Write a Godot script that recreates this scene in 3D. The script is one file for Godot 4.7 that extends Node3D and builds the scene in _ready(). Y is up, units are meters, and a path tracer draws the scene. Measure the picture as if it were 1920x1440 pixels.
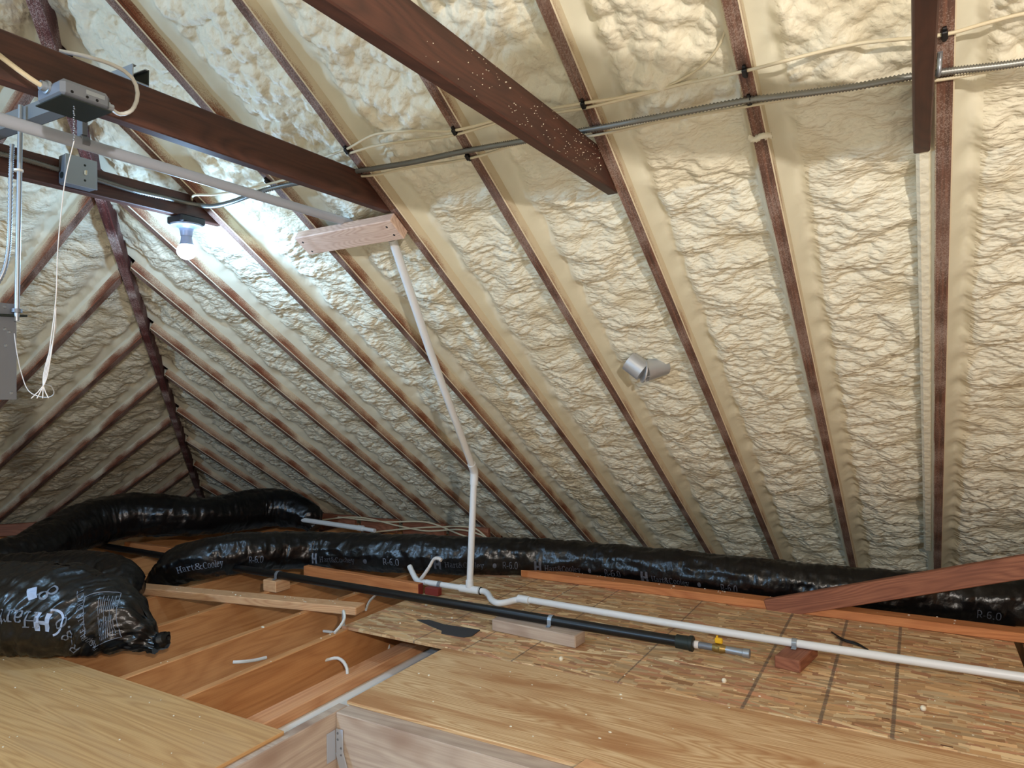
extends Node3D
# An attic lined with spray foam: a long roof slope, a hip end at the left, two bulbs and an added fill bulb on the collar ties.
# The camera stands at (0, 1, 0); deck tops are at y = 0; +x runs along the eave, -z towards it. Metres.

const EYE := 1.0
const TAN_M := 0.6639          # main slope
const TAN_L := 0.567           # hip end slope
const EAVE_Z := -4.366
const CORNER_X := -6.105
const RIDGE_Z := 0.55
const RAFTER_X := 0.076
const PITCH := 0.4064
var cm := 0.8331
var sm := 0.5531
var cl := 0.8699
var sl := 0.4932
var M := {}
var taken := {}
var rng := RandomNumberGenerator.new()
var n_big := FastNoiseLite.new()
var n_cell := FastNoiseLite.new()
var n_fine := FastNoiseLite.new()
var n_patch := FastNoiseLite.new()


func P(x: float, y: float, z: float) -> Vector3:
	return Vector3(x, y + EYE, z)


# ---------------------------------------------------------------- mesh builder
class MB:
	var v := PackedVector3Array()
	var n := PackedVector3Array()
	var u := PackedVector2Array()
	var c := PackedColorArray()
	var i := PackedInt32Array()

	func vert(p: Vector3, nn: Vector3, uv: Vector2, col := Color.WHITE) -> int:
		v.push_back(p); n.push_back(nn); u.push_back(uv); c.push_back(col)
		return v.size() - 1

	func tri(a: Vector3, b: Vector3, d: Vector3, out_dir: Vector3, ua := Vector2.ZERO, ub := Vector2.ZERO, ud := Vector2.ZERO) -> void:
		var k := (b - a).cross(d - a)
		if k.length_squared() < 1e-16:
			return
		var nn := k.normalized()
		if k.dot(out_dir) > 0.0:
			var t := b; b = d; d = t
			var tu := ub; ub = ud; ud = tu
		else:
			nn = -nn
		var s := v.size()
		vert(a, nn, ua); vert(b, nn, ub); vert(d, nn, ud)
		i.append_array(PackedInt32Array([s, s + 1, s + 2]))

	func quad(a: Vector3, b: Vector3, d: Vector3, e: Vector3, out_dir: Vector3, ua := Vector2.ZERO, ub := Vector2.ZERO, ud := Vector2.ZERO, ue := Vector2.ZERO) -> void:
		tri(a, b, d, out_dir, ua, ub, ud)
		tri(a, d, e, out_dir, ua, ud, ue)

	# a grid of already pushed vertices (rows of w), wound so that the front looks along the vertex normals
	func grid(start: int, w: int, h: int) -> void:
		var a := start
		var mid := start + (h / 2) * w + w / 2 - 1
		mid = clampi(mid, start, start + w * (h - 1) - 2)
		var k := (v[mid + 1] - v[mid]).cross(v[mid + w] - v[mid])
		var flip := k.dot(n[mid]) > 0.0
		var out := PackedInt32Array()
		out.resize((w - 1) * (h - 1) * 6)
		var q := 0
		for y in h - 1:
			for x in w - 1:
				a = start + y * w + x
				if flip:
					out[q] = a; out[q + 1] = a + w; out[q + 2] = a + 1
					out[q + 3] = a + 1; out[q + 4] = a + w; out[q + 5] = a + w + 1
				else:
					out[q] = a; out[q + 1] = a + 1; out[q + 2] = a + w
					out[q + 3] = a + 1; out[q + 4] = a + w + 1; out[q + 5] = a + w
				q += 6
		i.append_array(out)

	# box from lo to hi with chamfered edges; uv in metres, the longest way along x
	func box(lo: Vector3, hi: Vector3, bev := 0.002, only := -1, uvo := Vector2.ZERO) -> void:
		var ce := (lo + hi) / 2.0
		var h := (hi - lo) / 2.0
		bev = minf(bev, minf(h.x, minf(h.y, h.z)) * 0.45)
		var at := func(s: Vector3, ax: int) -> Vector3:
			var r := h - Vector3(bev, bev, bev)
			r[ax] = h[ax]
			return ce + Vector3(s.x * r.x, s.y * r.y, s.z * r.z)
		var uv := func(p: Vector3, ax: int) -> Vector2:
			if ax == 0:
				return Vector2(p.z, p.y - lo.y) + uvo
			if ax == 1:
				return Vector2(p.x, p.z - lo.z + 0.11) + uvo
			return Vector2(p.x, p.y - lo.y + 0.003) + uvo
		for ax in 3:
			var b1 := (ax + 1) % 3
			var b2 := (ax + 2) % 3
			for sg in [-1.0, 1.0]:
				if only == 1 and not (ax == 1 and sg < 0.0): continue
				if only == 2 and ax == 1 and sg < 0.0: continue
				var o := Vector3.ZERO; o[ax] = sg
				var cs := []
				for q in [[-1, -1], [1, -1], [1, 1], [-1, 1]]:
					var s := Vector3.ZERO; s[ax] = sg; s[b1] = q[0]; s[b2] = q[1]
					cs.push_back(at.call(s, ax))
				quad(cs[0], cs[1], cs[2], cs[3], o, uv.call(cs[0], ax), uv.call(cs[1], ax), uv.call(cs[2], ax), uv.call(cs[3], ax))
			if only == 1: continue
			for s1 in [-1.0, 1.0]:
				for s2 in [-1.0, 1.0]:
					var o := Vector3.ZERO; o[b1] = s1; o[b2] = s2
					var sa := o; sa[ax] = -1.0
					var sb := o; sb[ax] = 1.0
					var p0: Vector3 = at.call(sa, b1); var p1: Vector3 = at.call(sb, b1)
					var p2: Vector3 = at.call(sb, b2); var p3: Vector3 = at.call(sa, b2)
					quad(p0, p1, p2, p3, o, uv.call(p0, b1), uv.call(p1, b1), uv.call(p2, b1), uv.call(p3, b1))
		if only == 1: return
		for sx in [-1.0, 1.0]:
			for sy in [-1.0, 1.0]:
				for sz in [-1.0, 1.0]:
					var s := Vector3(sx, sy, sz)
					tri(at.call(s, 0), at.call(s, 1), at.call(s, 2), s)

	func arrays() -> Array:
		var a := []
		a.resize(Mesh.ARRAY_MAX)
		a[Mesh.ARRAY_VERTEX] = v; a[Mesh.ARRAY_NORMAL] = n; a[Mesh.ARRAY_TEX_UV] = u; a[Mesh.ARRAY_COLOR] = c; a[Mesh.ARRAY_INDEX] = i
		return a

	# a tube round a smooth line; radius may vary along it (rs at the given points)
	func tube(line: PackedVector3Array, rs: PackedFloat32Array, seg := 12, cap := true) -> void:
		var m := line.size()
		var nrm := Vector3.UP
		var t0 := (line[1] - line[0]).normalized()
		if absf(t0.dot(nrm)) > 0.9: nrm = Vector3.RIGHT
		nrm = (nrm - t0 * nrm.dot(t0)).normalized()
		var s := v.size()
		var l := 0.0
		var ends := []
		for k in m:
			var t := (line[mini(k + 1, m - 1)] - line[maxi(k - 1, 0)]).normalized()
			nrm = (nrm - t * nrm.dot(t)).normalized()
			var bn := t.cross(nrm)
			if k > 0: l += line[k].distance_to(line[k - 1])
			var r := rs[k] if rs.size() == m else rs[0]
			for j in seg + 1:
				var a := TAU * j / seg
				var d := nrm * cos(a) + bn * sin(a)
				vert(line[k] + d * r, d, Vector2(l, float(j) / seg))
			if k == 0 or k == m - 1: ends.push_back([line[k], t * (-1.0 if k == 0 else 1.0), s + k * (seg + 1)])
		grid(s, seg + 1, m)
		if cap:
			for e in ends:
				for j in seg:
					tri(e[0], v[e[2] + j], v[e[2] + j + 1], e[1])


func mesh_of(parts: Array) -> ArrayMesh:      # [mb, material, mb, material ...]
	var am := ArrayMesh.new()
	for k in range(0, parts.size(), 2):
		am.add_surface_from_arrays(Mesh.PRIMITIVE_TRIANGLES, parts[k].arrays())
		am.surface_set_material(am.get_surface_count() - 1, parts[k + 1])
	return am


func numbered(called: String) -> String:
	if not taken.has(called):
		taken[called] = 0
		return called
	taken[called] += 1
	return "%s_%03d" % [called, taken[called]]


func part(called: String, mb: MB, mat: Material, parent: Node3D) -> MeshInstance3D:
	var o := MeshInstance3D.new()
	o.name = called
	o.mesh = mesh_of([mb, mat])
	parent.add_child(o, true)
	return o


func thing(called: String, label: String, category: String, group := "", at := Vector3.ZERO) -> Node3D:
	var o := Node3D.new()
	o.name = numbered(called)
	o.position = at
	add_child(o)
	return tag(o, label, category, group)


func tag(o: Node3D, label: String, category: String, group := "") -> Node3D:
	o.set_meta("label", label)
	o.set_meta("category", category)
	if group: o.set_meta("group", group)
	return o


func solid(called: String, mb: MB, mat: Material, label: String, category: String, group := "") -> MeshInstance3D:
	var o := part(numbered(called), mb, mat, self)
	tag(o, label, category, group)
	return o


func struct(o: Node3D, label: String) -> void:
	o.set_meta("kind", "structure")
	o.set_meta("label", label)


func smooth(pts: Array, step := 0.02) -> PackedVector3Array:
	var c := Curve3D.new()
	c.bake_interval = step
	for k in pts.size():
		var a: Vector3 = pts[maxi(k - 1, 0)]
		var b: Vector3 = pts[mini(k + 1, pts.size() - 1)]
		var p: Vector3 = pts[k]
		var dir := (b - a).normalized()
		var la := p.distance_to(a) / 3.0
		var lb := p.distance_to(b) / 3.0
		c.add_point(p, -dir * la, dir * lb)
	return c.get_baked_points()


func tube_mb(pts: Array, r: float, seg := 12, step := 0.02, curved := true) -> MB:
	var mb := MB.new()
	var line := smooth(pts, step) if curved else PackedVector3Array(pts)
	mb.tube(line, PackedFloat32Array([r]), seg)
	return mb


# a board whose axis runs from a to b; h along up, w across
func board_mb(a: Vector3, b: Vector3, up: Vector3, h: float, w: float, bev := 0.0025, only := -1, uvo := Vector2.ZERO) -> MB:
	var mb := MB.new()
	var l := a.distance_to(b)
	mb.box(Vector3(-l / 2, -h / 2, -w / 2), Vector3(l / 2, h / 2, w / 2), bev, only, uvo)
	var x := (b - a).normalized()
	var y := (up - x * up.dot(x)).normalized()
	var ba := Basis(x, y, x.cross(y))
	var t := Transform3D(ba, (a + b) / 2)
	for k in mb.v.size():
		mb.v[k] = t * mb.v[k]
		mb.n[k] = ba * mb.n[k]
	return mb


func box_mb(lo: Vector3, hi: Vector3, bev := 0.0025, uvo := Vector2.ZERO) -> MB:
	var mb := MB.new()
	mb.box(lo, hi, bev, -1, uvo)
	return mb


# a profile of (radius, height) pairs turned round an axis
func lathe_mb(base: Vector3, axis: Vector3, prof: Array, seg := 24) -> MB:
	var mb := MB.new()
	var y := axis.normalized()
	var x := (Vector3.RIGHT if absf(y.x) < 0.8 else Vector3.FORWARD)
	x = (x - y * x.dot(y)).normalized()
	var z := x.cross(y)
	for k in prof.size() - 1:
		var p: Vector2 = prof[k]
		var q: Vector2 = prof[k + 1]
		var e := Vector2(q.y - p.y, p.x - q.x).normalized()
		var s := mb.v.size()
		for w: Vector2 in [p, q]:
			for j in seg + 1:
				var a := TAU * j / seg
				var d := x * cos(a) + z * sin(a)
				mb.vert(base + d * maxf(w.x, 0.00005) + y * w.y, (d * e.x + y * e.y).normalized(), Vector2(float(j) / seg, w.y))
		mb.grid(s, seg + 1, 2)
	return mb


func join(a: MB, b: MB) -> MB:
	var o := a.v.size()
	a.v.append_array(b.v); a.n.append_array(b.n); a.u.append_array(b.u); a.c.append_array(b.c)
	for k in b.i: a.i.push_back(k + o)
	return a


# ---------------------------------------------------------------- textures and materials
func lin(c: Color) -> Color:
	return c.srgb_to_linear()


func noise(kind: int, freq: float, seed_no: int, oct := 3) -> FastNoiseLite:
	var n := FastNoiseLite.new()
	n.noise_type = kind
	n.frequency = freq
	n.seed = seed_no
	n.fractal_octaves = oct
	return n


func tex(w: int, h: int, f: Callable) -> ImageTexture:
	var d := PackedByteArray()
	d.resize(w * h * 3)
	var k := 0
	for y in h:
		for x in w:
			var c: Color = f.call(x, y)
			d[k] = clampi(int(c.r * 255.0), 0, 255)
			d[k + 1] = clampi(int(c.g * 255.0), 0, 255)
			d[k + 2] = clampi(int(c.b * 255.0), 0, 255)
			k += 3
	return ImageTexture.create_from_image(Image.create_from_data(w, h, false, Image.FORMAT_RGB8, d))


func seamless(w: int, h: int, f: Callable) -> ImageTexture:      # the right quarter fades into what lies left of the left edge
	return tex(w, h, func(x: int, y: int) -> Color:
		var t := clampf((x - 0.75 * w) / (0.25 * w), 0.0, 1.0)
		var c: Color = f.call(x, y)
		return c if t == 0.0 else c.lerp(f.call(x - w, y), t))


func mat(color: Color, rough: float, t: Texture2D = null, scale := Vector3.ONE, metal := 0.0) -> StandardMaterial3D:
	var m := StandardMaterial3D.new()
	m.albedo_color = color
	m.roughness = rough
	m.metallic = metal
	if t:
		m.albedo_texture = t
		m.uv1_scale = scale
	return m


func wood_tex(w: int, h: int, light: Color, dark: Color, rings: float, sd: int, stain := 0.0, stain_c := Color.BLACK) -> ImageTexture:
	var big := noise(FastNoiseLite.TYPE_SIMPLEX_SMOOTH, 0.004, sd, 2)
	var fine := noise(FastNoiseLite.TYPE_SIMPLEX, 0.05, sd + 1, 3)
	var blot := noise(FastNoiseLite.TYPE_SIMPLEX_SMOOTH, 0.006, sd + 2, 3)
	return seamless(w, h, func(x: int, y: int) -> Color:
		var b := big.get_noise_2d(x * 0.35, y * 1.6) * rings
		var band := absf(fposmod(b, 1.0) * 2.0 - 1.0)
		band = pow(band, 1.6)
		var g := fine.get_noise_2d(x * 0.10, y * 3.0) * 0.5 + 0.5
		var t := clampf(band * 0.55 + g * 0.5 - 0.05, 0.0, 1.0)
		var c := light.lerp(dark, t)
		if stain > 0.0:
			c = c.lerp(stain_c, clampf(blot.get_noise_2d(x * 0.6, y) * 1.6, 0.0, 1.0) * stain)
		return c)


# overspray of foam on dark wood: amount goes from v0 (top row) to v1 (bottom row), in specks
func spray_tex(w: int, h: int, wood: Color, foam: Color, a0: float, a1: float, power: float, sd: int) -> ImageTexture:
	var fine := noise(FastNoiseLite.TYPE_SIMPLEX, 0.06, sd, 3)
	var blot := noise(FastNoiseLite.TYPE_SIMPLEX_SMOOTH, 0.006, sd + 4, 3)
	var r := RandomNumberGenerator.new()
	r.seed = sd
	return seamless(w, h, func(x: int, y: int) -> Color:
		var g := fine.get_noise_2d(x * 0.08, y * 2.5)
		var c := Color(wood.r, wood.g, wood.b) * (1.0 + 0.35 * g)
		var v := float(y) / h
		var b := blot.get_noise_2d(x, y * 0.5)
		var amt := lerpf(a0, a1, pow(v, power)) + b * 0.7
		if r.randf() < amt:
			c = c.lerp(foam, clampf(0.45 + 0.5 * amt + r.randf() * 0.2, 0.0, 1.0))
		else:
			c = c.lerp(foam, clampf(amt * 0.45, 0.0, 0.6))
		if r.randf() < 0.006: c = foam
		return c)


func osb_texture() -> ImageTexture:
	var w := 2048
	var h := 1024
	var im := Image.create(w, h, false, Image.FORMAT_RGB8)
	im.fill(Color(0.70, 0.55, 0.39))
	var r := RandomNumberGenerator.new()
	r.seed = 5
	var pal := [Color(0.82, 0.68, 0.50), Color(0.76, 0.60, 0.42), Color(0.68, 0.50, 0.34), Color(0.79, 0.64, 0.46), Color(0.86, 0.75, 0.58), Color(0.74, 0.54, 0.40), Color(0.77, 0.65, 0.49)]
	for k in 5200:
		var c: Color = pal[r.randi() % pal.size()]
		c = c * (0.86 + 0.24 * r.randf())
		var l := r.randi_range(40, 135)
		var t := r.randi_range(7, 24)
		var x0 := r.randi_range(-60, w)
		var y0 := r.randi_range(-10, h)
		var sl0 := r.randf_range(-0.4, 0.4)
		for q in range(0, l, 4):
			im.fill_rect(Rect2i(x0 + q, int(y0 + sl0 * q), 4, t), c)
		if r.randf() < 0.5:
			for q in range(0, l, 4):
				im.fill_rect(Rect2i(x0 + q, int(y0 + sl0 * q) + t, 4, 1), c * 0.80)
	for k in 60:
		im.fill_rect(Rect2i(r.randi_range(0, w), r.randi_range(0, h), r.randi_range(6, 26), r.randi_range(2, 5)), Color(0.3, 0.17, 0.1))
	# the felt-pen lines across the sheet
	for x: float in [-0.085, -0.29, -0.512, -0.92, -1.35, -1.58, -1.83]:
		var px := (x + 2.23) / 2.54 * w
		var wd := 9 if x > -0.6 else 5
		var lo := 0
		var drift := r.randf_range(-8, 8)
		for y in range(lo, h):
			if r.randf() < 0.92:
				var xx := int(px + drift * y / h + r.randf_range(-1.2, 1.2))
				for q in wd:
					if xx + q < w:
						var o := im.get_pixel(xx + q, y)
						im.set_pixel(xx + q, y, o.lerp(Color(0.24, 0.22, 0.22), 0.62 * r.randf_range(0.6, 1.0)))
	return ImageTexture.create_from_image(im)


func bump(freq: float, sd: int, cellular: bool, strength: float) -> NoiseTexture2D:
	var t := NoiseTexture2D.new()
	t.width = 512; t.height = 512
	t.seamless = true
	t.as_normal_map = true
	t.bump_strength = strength
	var n := noise(FastNoiseLite.TYPE_CELLULAR if cellular else FastNoiseLite.TYPE_SIMPLEX_SMOOTH, freq, sd, 3)
	t.noise = n
	return t


func relief() -> NoiseTexture2D:          # fine folds of the foam skin
	var t := NoiseTexture2D.new()
	t.width = 1024; t.height = 1024
	t.seamless = true
	var n := noise(FastNoiseLite.TYPE_CELLULAR, 0.032, 77, 2)
	n.cellular_return_type = FastNoiseLite.RETURN_DISTANCE
	n.cellular_jitter = 1.0
	n.fractal_gain = 0.35
	n.domain_warp_enabled = true
	n.domain_warp_amplitude = 18.0
	n.domain_warp_frequency = 0.02
	t.noise = n
	t.invert = true
	return t


func make_materials() -> void:
	var foam := mat(Color.WHITE, 0.58)
	foam.vertex_color_use_as_albedo = true
	foam.heightmap_enabled = true
	foam.heightmap_texture = relief()
	foam.heightmap_scale = 0.42
	M.foam = foam
	M.foam_smooth = mat(Color.WHITE, 0.75)
	M.foam_smooth.vertex_color_use_as_albedo = true
	var fc := Color(0.82, 0.77, 0.66)
	M.rafter_bottom = mat(Color.WHITE, 0.75, spray_tex(1024, 64, Color(0.37, 0.245, 0.185), Color(0.62, 0.55, 0.51), 0.28, 0.28, 1.0, 21), Vector3(0.55, 9, 1))
	M.rafter_side = mat(Color.WHITE, 0.8, spray_tex(1024, 192, Color(0.45, 0.25, 0.16), fc, 0.02, 1.9, 0.75, 33), Vector3(0.6, 6.9, 1))
	M.rafter_pale = mat(Color.WHITE, 0.8, spray_tex(1024, 192, Color(0.45, 0.26, 0.17), fc, 0.62, 2.4, 0.8, 35), Vector3(0.6, 6.9, 1))
	M.hip = mat(Color.WHITE, 0.7, spray_tex(1024, 128, Color(0.30, 0.13, 0.11), Color(0.80, 0.77, 0.74), 0.02, 0.5, 1.5, 41), Vector3(0.6, 5.0, 1))
	M.tie = mat(Color.WHITE, 0.55, wood_tex(1024, 256, Color(0.335, 0.20, 0.155), Color(0.225, 0.13, 0.105), 5.0, 51, 0.6, Color(0.18, 0.10, 0.09)), Vector3(0.6, 3.5, 1))
	M.joist = mat(Color.WHITE, 0.6, wood_tex(1024, 256, Color(0.80, 0.58, 0.37), Color(0.68, 0.45, 0.26), 4.0, 61, 0.35, Color(0.58, 0.37, 0.20)), Vector3(0.5, 3.2, 1))
	M.red_wood = mat(Color.WHITE, 0.65, wood_tex(1024, 256, Color(0.62, 0.40, 0.29), Color(0.44, 0.25, 0.17), 6.0, 71, 0.3, Color(0.37, 0.20, 0.15)), Vector3(0.6, 4.0, 1))
	M.orange_wood = mat(Color.WHITE, 0.6, wood_tex(1024, 256, Color(0.80, 0.53, 0.32), Color(0.66, 0.39, 0.21), 4.0, 81, 0.4, Color(0.55, 0.31, 0.18)), Vector3(0.6, 4.0, 1))
	M.stud = mat(Color.WHITE, 0.6, wood_tex(512, 128, Color(0.88, 0.66, 0.47), Color(0.74, 0.49, 0.31), 4.0, 85, 0.3, Color(0.80, 0.60, 0.50)), Vector3(0.7, 5.0, 1))
	M.pine = mat(Color.WHITE, 0.6, wood_tex(1024, 256, Color(0.87, 0.70, 0.52), Color(0.74, 0.53, 0.37), 6.0, 91), Vector3(0.7, 4.5, 1))
	M.pink_pine = mat(Color.WHITE, 0.65, wood_tex(1024, 256, Color(0.84, 0.74, 0.66), Color(0.69, 0.56, 0.49), 7.0, 95), Vector3(0.9, 6.0, 1))
	M.frame = mat(Color.WHITE, 0.7, wood_tex(1024, 256, Color(0.74, 0.67, 0.60), Color(0.62, 0.54, 0.48), 3.0, 101, 0.6, Color(0.50, 0.38, 0.31)), Vector3(0.6, 3.0, 1))
	M.ply_left = mat(Color.WHITE, 0.42, wood_tex(1024, 1024, Color(0.82, 0.66, 0.45), Color(0.68, 0.50, 0.31), 3.5, 111, 0.4, Color(0.72, 0.58, 0.42)), Vector3(0.35, 1.3, 1))
	M.ply_right = mat(Color.WHITE, 0.5, wood_tex(1024, 1024, Color(0.89, 0.78, 0.61), Color(0.68, 0.49, 0.31), 9.0, 121, 0.8, Color(0.66, 0.46, 0.29)), Vector3(0.35, 1.0, 1))
	M.osb = mat(Color.WHITE, 0.6, osb_texture())
	M.ply_edge = mat(Color(0.52, 0.37, 0.2), 0.8)
	M.drywall = mat(Color(0.88, 0.86, 0.82), 0.9)
	var pl := mat(Color(0.030, 0.030, 0.034), 0.30)
	pl.normal_enabled = true
	pl.normal_texture = bump(0.02, 13, false, 10.0)
	pl.normal_scale = 0.22
	pl.uv1_triplanar = true
	pl.uv1_world_triplanar = true
	pl.uv1_scale = Vector3(4, 4, 4)
	M.plastic = pl
	M.print = mat(Color(0.42, 0.45, 0.50), 0.5)
	M.print_dim = mat(Color(0.30, 0.31, 0.34), 0.5)
	M.print_bold = mat(Color(0.62, 0.68, 0.78), 0.45)
	M.pvc = mat(Color(0.86, 0.87, 0.87), 0.35)
	M.pvc_grey = mat(Color(0.64, 0.66, 0.70), 0.45)
	M.black_pipe = mat(Color(0.035, 0.036, 0.04), 0.38)
	M.steel = mat(Color(0.62, 0.65, 0.68), 0.42, null, Vector3.ONE, 0.75)
	M.bright_steel = mat(Color(0.74, 0.75, 0.76), 0.38, null, Vector3.ONE, 0.6)
	M.dull_steel = mat(Color(0.47, 0.49, 0.52), 0.55, null, Vector3.ONE, 0.6)
	M.dark_steel = mat(Color(0.16, 0.19, 0.18), 0.5, null, Vector3.ONE, 0.5)
	M.armour = mat(Color(0.50, 0.50, 0.48), 0.42, null, Vector3.ONE, 0.7)
	M.cable = mat(Color(0.80, 0.75, 0.63), 0.55)
	M.white_cable = mat(Color(0.82, 0.82, 0.80), 0.5)
	M.staple = mat(Color(0.03, 0.03, 0.035), 0.5)
	M.string = mat(Color(0.80, 0.80, 0.80), 0.8)
	M.porcelain = mat(Color(0.50, 0.54, 0.62), 0.35)
	M.dark_box = mat(Color(0.10, 0.10, 0.13), 0.5)
	M.brass = mat(Color(0.55, 0.46, 0.26), 0.4, null, Vector3.ONE, 0.7)
	M.yellow = mat(Color(0.85, 0.66, 0.10), 0.5)
	M.shingle = mat(Color(0.20, 0.20, 0.21), 0.9)
	M.crumb = mat(Color(0.88, 0.85, 0.76), 0.8)
	M.red_paint = mat(Color(0.45, 0.14, 0.10), 0.7)
	M.paper = mat(Color(0.82, 0.80, 0.78), 0.8)
	M.hole = mat(Color(0.02, 0.02, 0.02), 0.9)
	var glow := mat(Color(0.95, 0.97, 1.0), 0.4)
	glow.emission_enabled = true
	glow.emission = Color(0.86, 0.93, 1.0)
	glow.emission_energy_multiplier = 6.0
	M.bulb = glow
	var warm := glow.duplicate()
	warm.emission = Color(1.0, 0.93, 0.82)
	M.bulb_warm = warm


# ---------------------------------------------------------------- roof
func on_main(x: float, s: float, d := 0.0) -> Vector3:      # s up the slope from the eave, d into the room
	return P(x, -1.0 + s * sm - d * cm, EAVE_Z + s * cm + d * sm)


func on_left(z: float, s: float, d := 0.0) -> Vector3:
	return P(CORNER_X + s * cl + d * sl, -1.0 + s * sl - d * cl, z)


func s_of_z(z: float) -> float:
	return (z - EAVE_Z) / cm


func hip_s_main(x: float) -> float:
	return (x - CORNER_X) / 0.9756


func hip_s_left(z: float) -> float:
	return (z - EAVE_Z) / 0.7429


func foam_depth(a: float, s: float, el: float, er: float, k: float, blob_from: float) -> Vector2:
	var u := el / (el + er)
	var blob := smoothstep(blob_from - 0.25, blob_from + 0.15, s + 0.15 * n_patch.get_noise_2d(a * 2.0, s * 2.0 + k))
	var pa := n_patch.get_noise_2d(a * 2.2 + k * 7.0, s * 2.6) * 0.5 + 0.5
	var big := n_big.get_noise_2d(a * 5.0 + k * 3.0, s * 6.0)
	var d := -0.078 + 0.020 * big + 0.014 * sin(PI * u)
	var wr := 0.0
	if blob < 1.0:
		var q := n_cell.get_noise_2d(a * 16.0 + k * 11.0, s * 45.0 + 1.5 * big) + 1.0
		var q2 := n_cell.get_noise_2d(a * 34.0 + 40.0, s * 84.0 + k) + 1.0
		wr = (1.0 - q * q) * 0.017 + (1.0 - q2 * q2) * 0.0065
	var bl := 0.0
	if blob > 0.0:
		var q := n_cell.get_noise_2d(a * 21.0 + k * 5.0, s * 21.0) + 1.0
		var q2 := n_cell.get_noise_2d(a * 44.0 + 9.0, s * 44.0 + k) + 1.0
		bl = (1.0 - q * q) * 0.026 + (1.0 - q2 * q2) * 0.009
	var amp := smoothstep(0.03, 0.085, el) * smoothstep(0.0, 0.03, er) * (0.5 + 0.5 * smoothstep(0.2, 0.5, pa))
	d += lerpf(wr, bl, blob) * amp
	d += 0.0015 * n_fine.get_noise_2d(a * 60.0, s * 60.0)
	d = lerpf(-0.040, d, smoothstep(-0.01, 0.06, el))
	d = lerpf(-0.006, d, smoothstep(0.0, 0.028, er))
	return Vector2(d, amp * pa)


# one bay of foam between two lines lo(s) = l0 + l1 s and hi(s), running up to the hip or the ridge
func foam_bay(main: bool, lo: Vector2, hi: Vector2, s_top: float, s_fine: float, step: float, k: float, parent: Node3D) -> void:
	var h0 := CORNER_X if main else EAVE_Z
	var h1 := 0.9756 if main else 0.7429
	var w := maxi(4, int((hi.x - lo.x) / step)) + 1
	var tops := PackedFloat32Array()
	var most := 0.0
	for x in w:
		var l := lo.lerp(hi, float(x) / (w - 1))
		var t := clampf((l.x - h0) / (h1 - l.y) + 0.05, 0.02, s_top)
		tops.push_back(t)
		most = maxf(most, t)
	var vs := PackedFloat32Array()
	var s := -0.24
	while s < most:
		vs.push_back(s / most)
		s += step if s < s_fine else 0.06
	vs.push_back(1.0)
	var h := vs.size()
	var mb := MB.new()
	mb.v.resize(w * h); mb.n.resize(w * h); mb.u.resize(w * h); mb.c.resize(w * h)
	var cream := lin(Color(0.870, 0.840, 0.745))
	var ochre := lin(Color(0.765, 0.695, 0.54))
	var mist := lin(Color(0.80, 0.785, 0.70))      # the fine overspray along the rafters is greyer than the foam
	var blob_from := 3.05 if main else 3.6
	var q := 0
	for y in h:
		for x in w:
			var f := float(x) / (w - 1)
			var l := lo.lerp(hi, f)
			var ss := vs[y] * tops[x]
			var a := l.x + l.y * ss
			var width := (hi.x - lo.x) + (hi.y - lo.y) * ss
			var dd := foam_depth(a, ss, f * width, (1.0 - f) * width, k, blob_from)
			mb.v[q] = on_main(a, ss, dd.x) if main else on_left(a, ss, dd.x)
			var skin := clampf((0.30 - dd.y) * 2.2, 0.0, 1.0) * smoothstep(0.04, 0.12, f * width)
			mb.c[q] = cream.lerp(ochre, skin * 0.75).lerp(mist, (1.0 - smoothstep(0.025, 0.075, f * width)) * 0.85)
			mb.u[q] = Vector2(a * 1.35 + k * 0.37, minf(ss, blob_from) * 3.2 + maxf(ss - blob_from, 0.0) * 1.5)
			q += 1
	var face := on_main(0, 0, 1) - on_main(0, 0, 0) if main else on_left(0, 0, 1) - on_left(0, 0, 0)
	for y in h:
		for x in w:
			var k0 := y * w + x
			var dx := mb.v[y * w + mini(x + 1, w - 1)] - mb.v[y * w + maxi(x - 1, 0)]
			var dy := mb.v[mini(y + 1, h - 1) * w + x] - mb.v[maxi(y - 1, 0) * w + x]
			var nn := dx.cross(dy).normalized()
			mb.n[k0] = nn if nn.dot(face) > 0.0 else -nn
	var c0 := 0
	var c1 := w - 1
	for x in w:
		var f := float(x) / (w - 1) * (hi.x - lo.x)
		if f < 0.066: c0 = x
		if hi.x - lo.x - f > 0.02: c1 = x
	if c0 + 3 >= c1:
		c0 = 0; c1 = w - 1
	var rough := MB.new()
	var plain := MB.new()
	for q2 in [[0, c0, plain], [c0, c1, rough], [c1, w - 1, plain]]:
		if q2[1] <= q2[0]: continue
		var m: MB = q2[2]
		var st := m.v.size()
		for y in h:
			var o: int = y * w + q2[0]
			var e: int = y * w + q2[1] + 1
			m.v.append_array(mb.v.slice(o, e)); m.n.append_array(mb.n.slice(o, e)); m.u.append_array(mb.u.slice(o, e)); m.c.append_array(mb.c.slice(o, e))
		m.grid(st, q2[1] - q2[0] + 1, h)
	var o2 := MeshInstance3D.new()
	o2.name = "foam_panel"
	o2.mesh = mesh_of([rough, M.foam, plain, M.foam_smooth] if plain.v.size() else [rough, M.foam])
	parent.add_child(o2, true)


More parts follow.
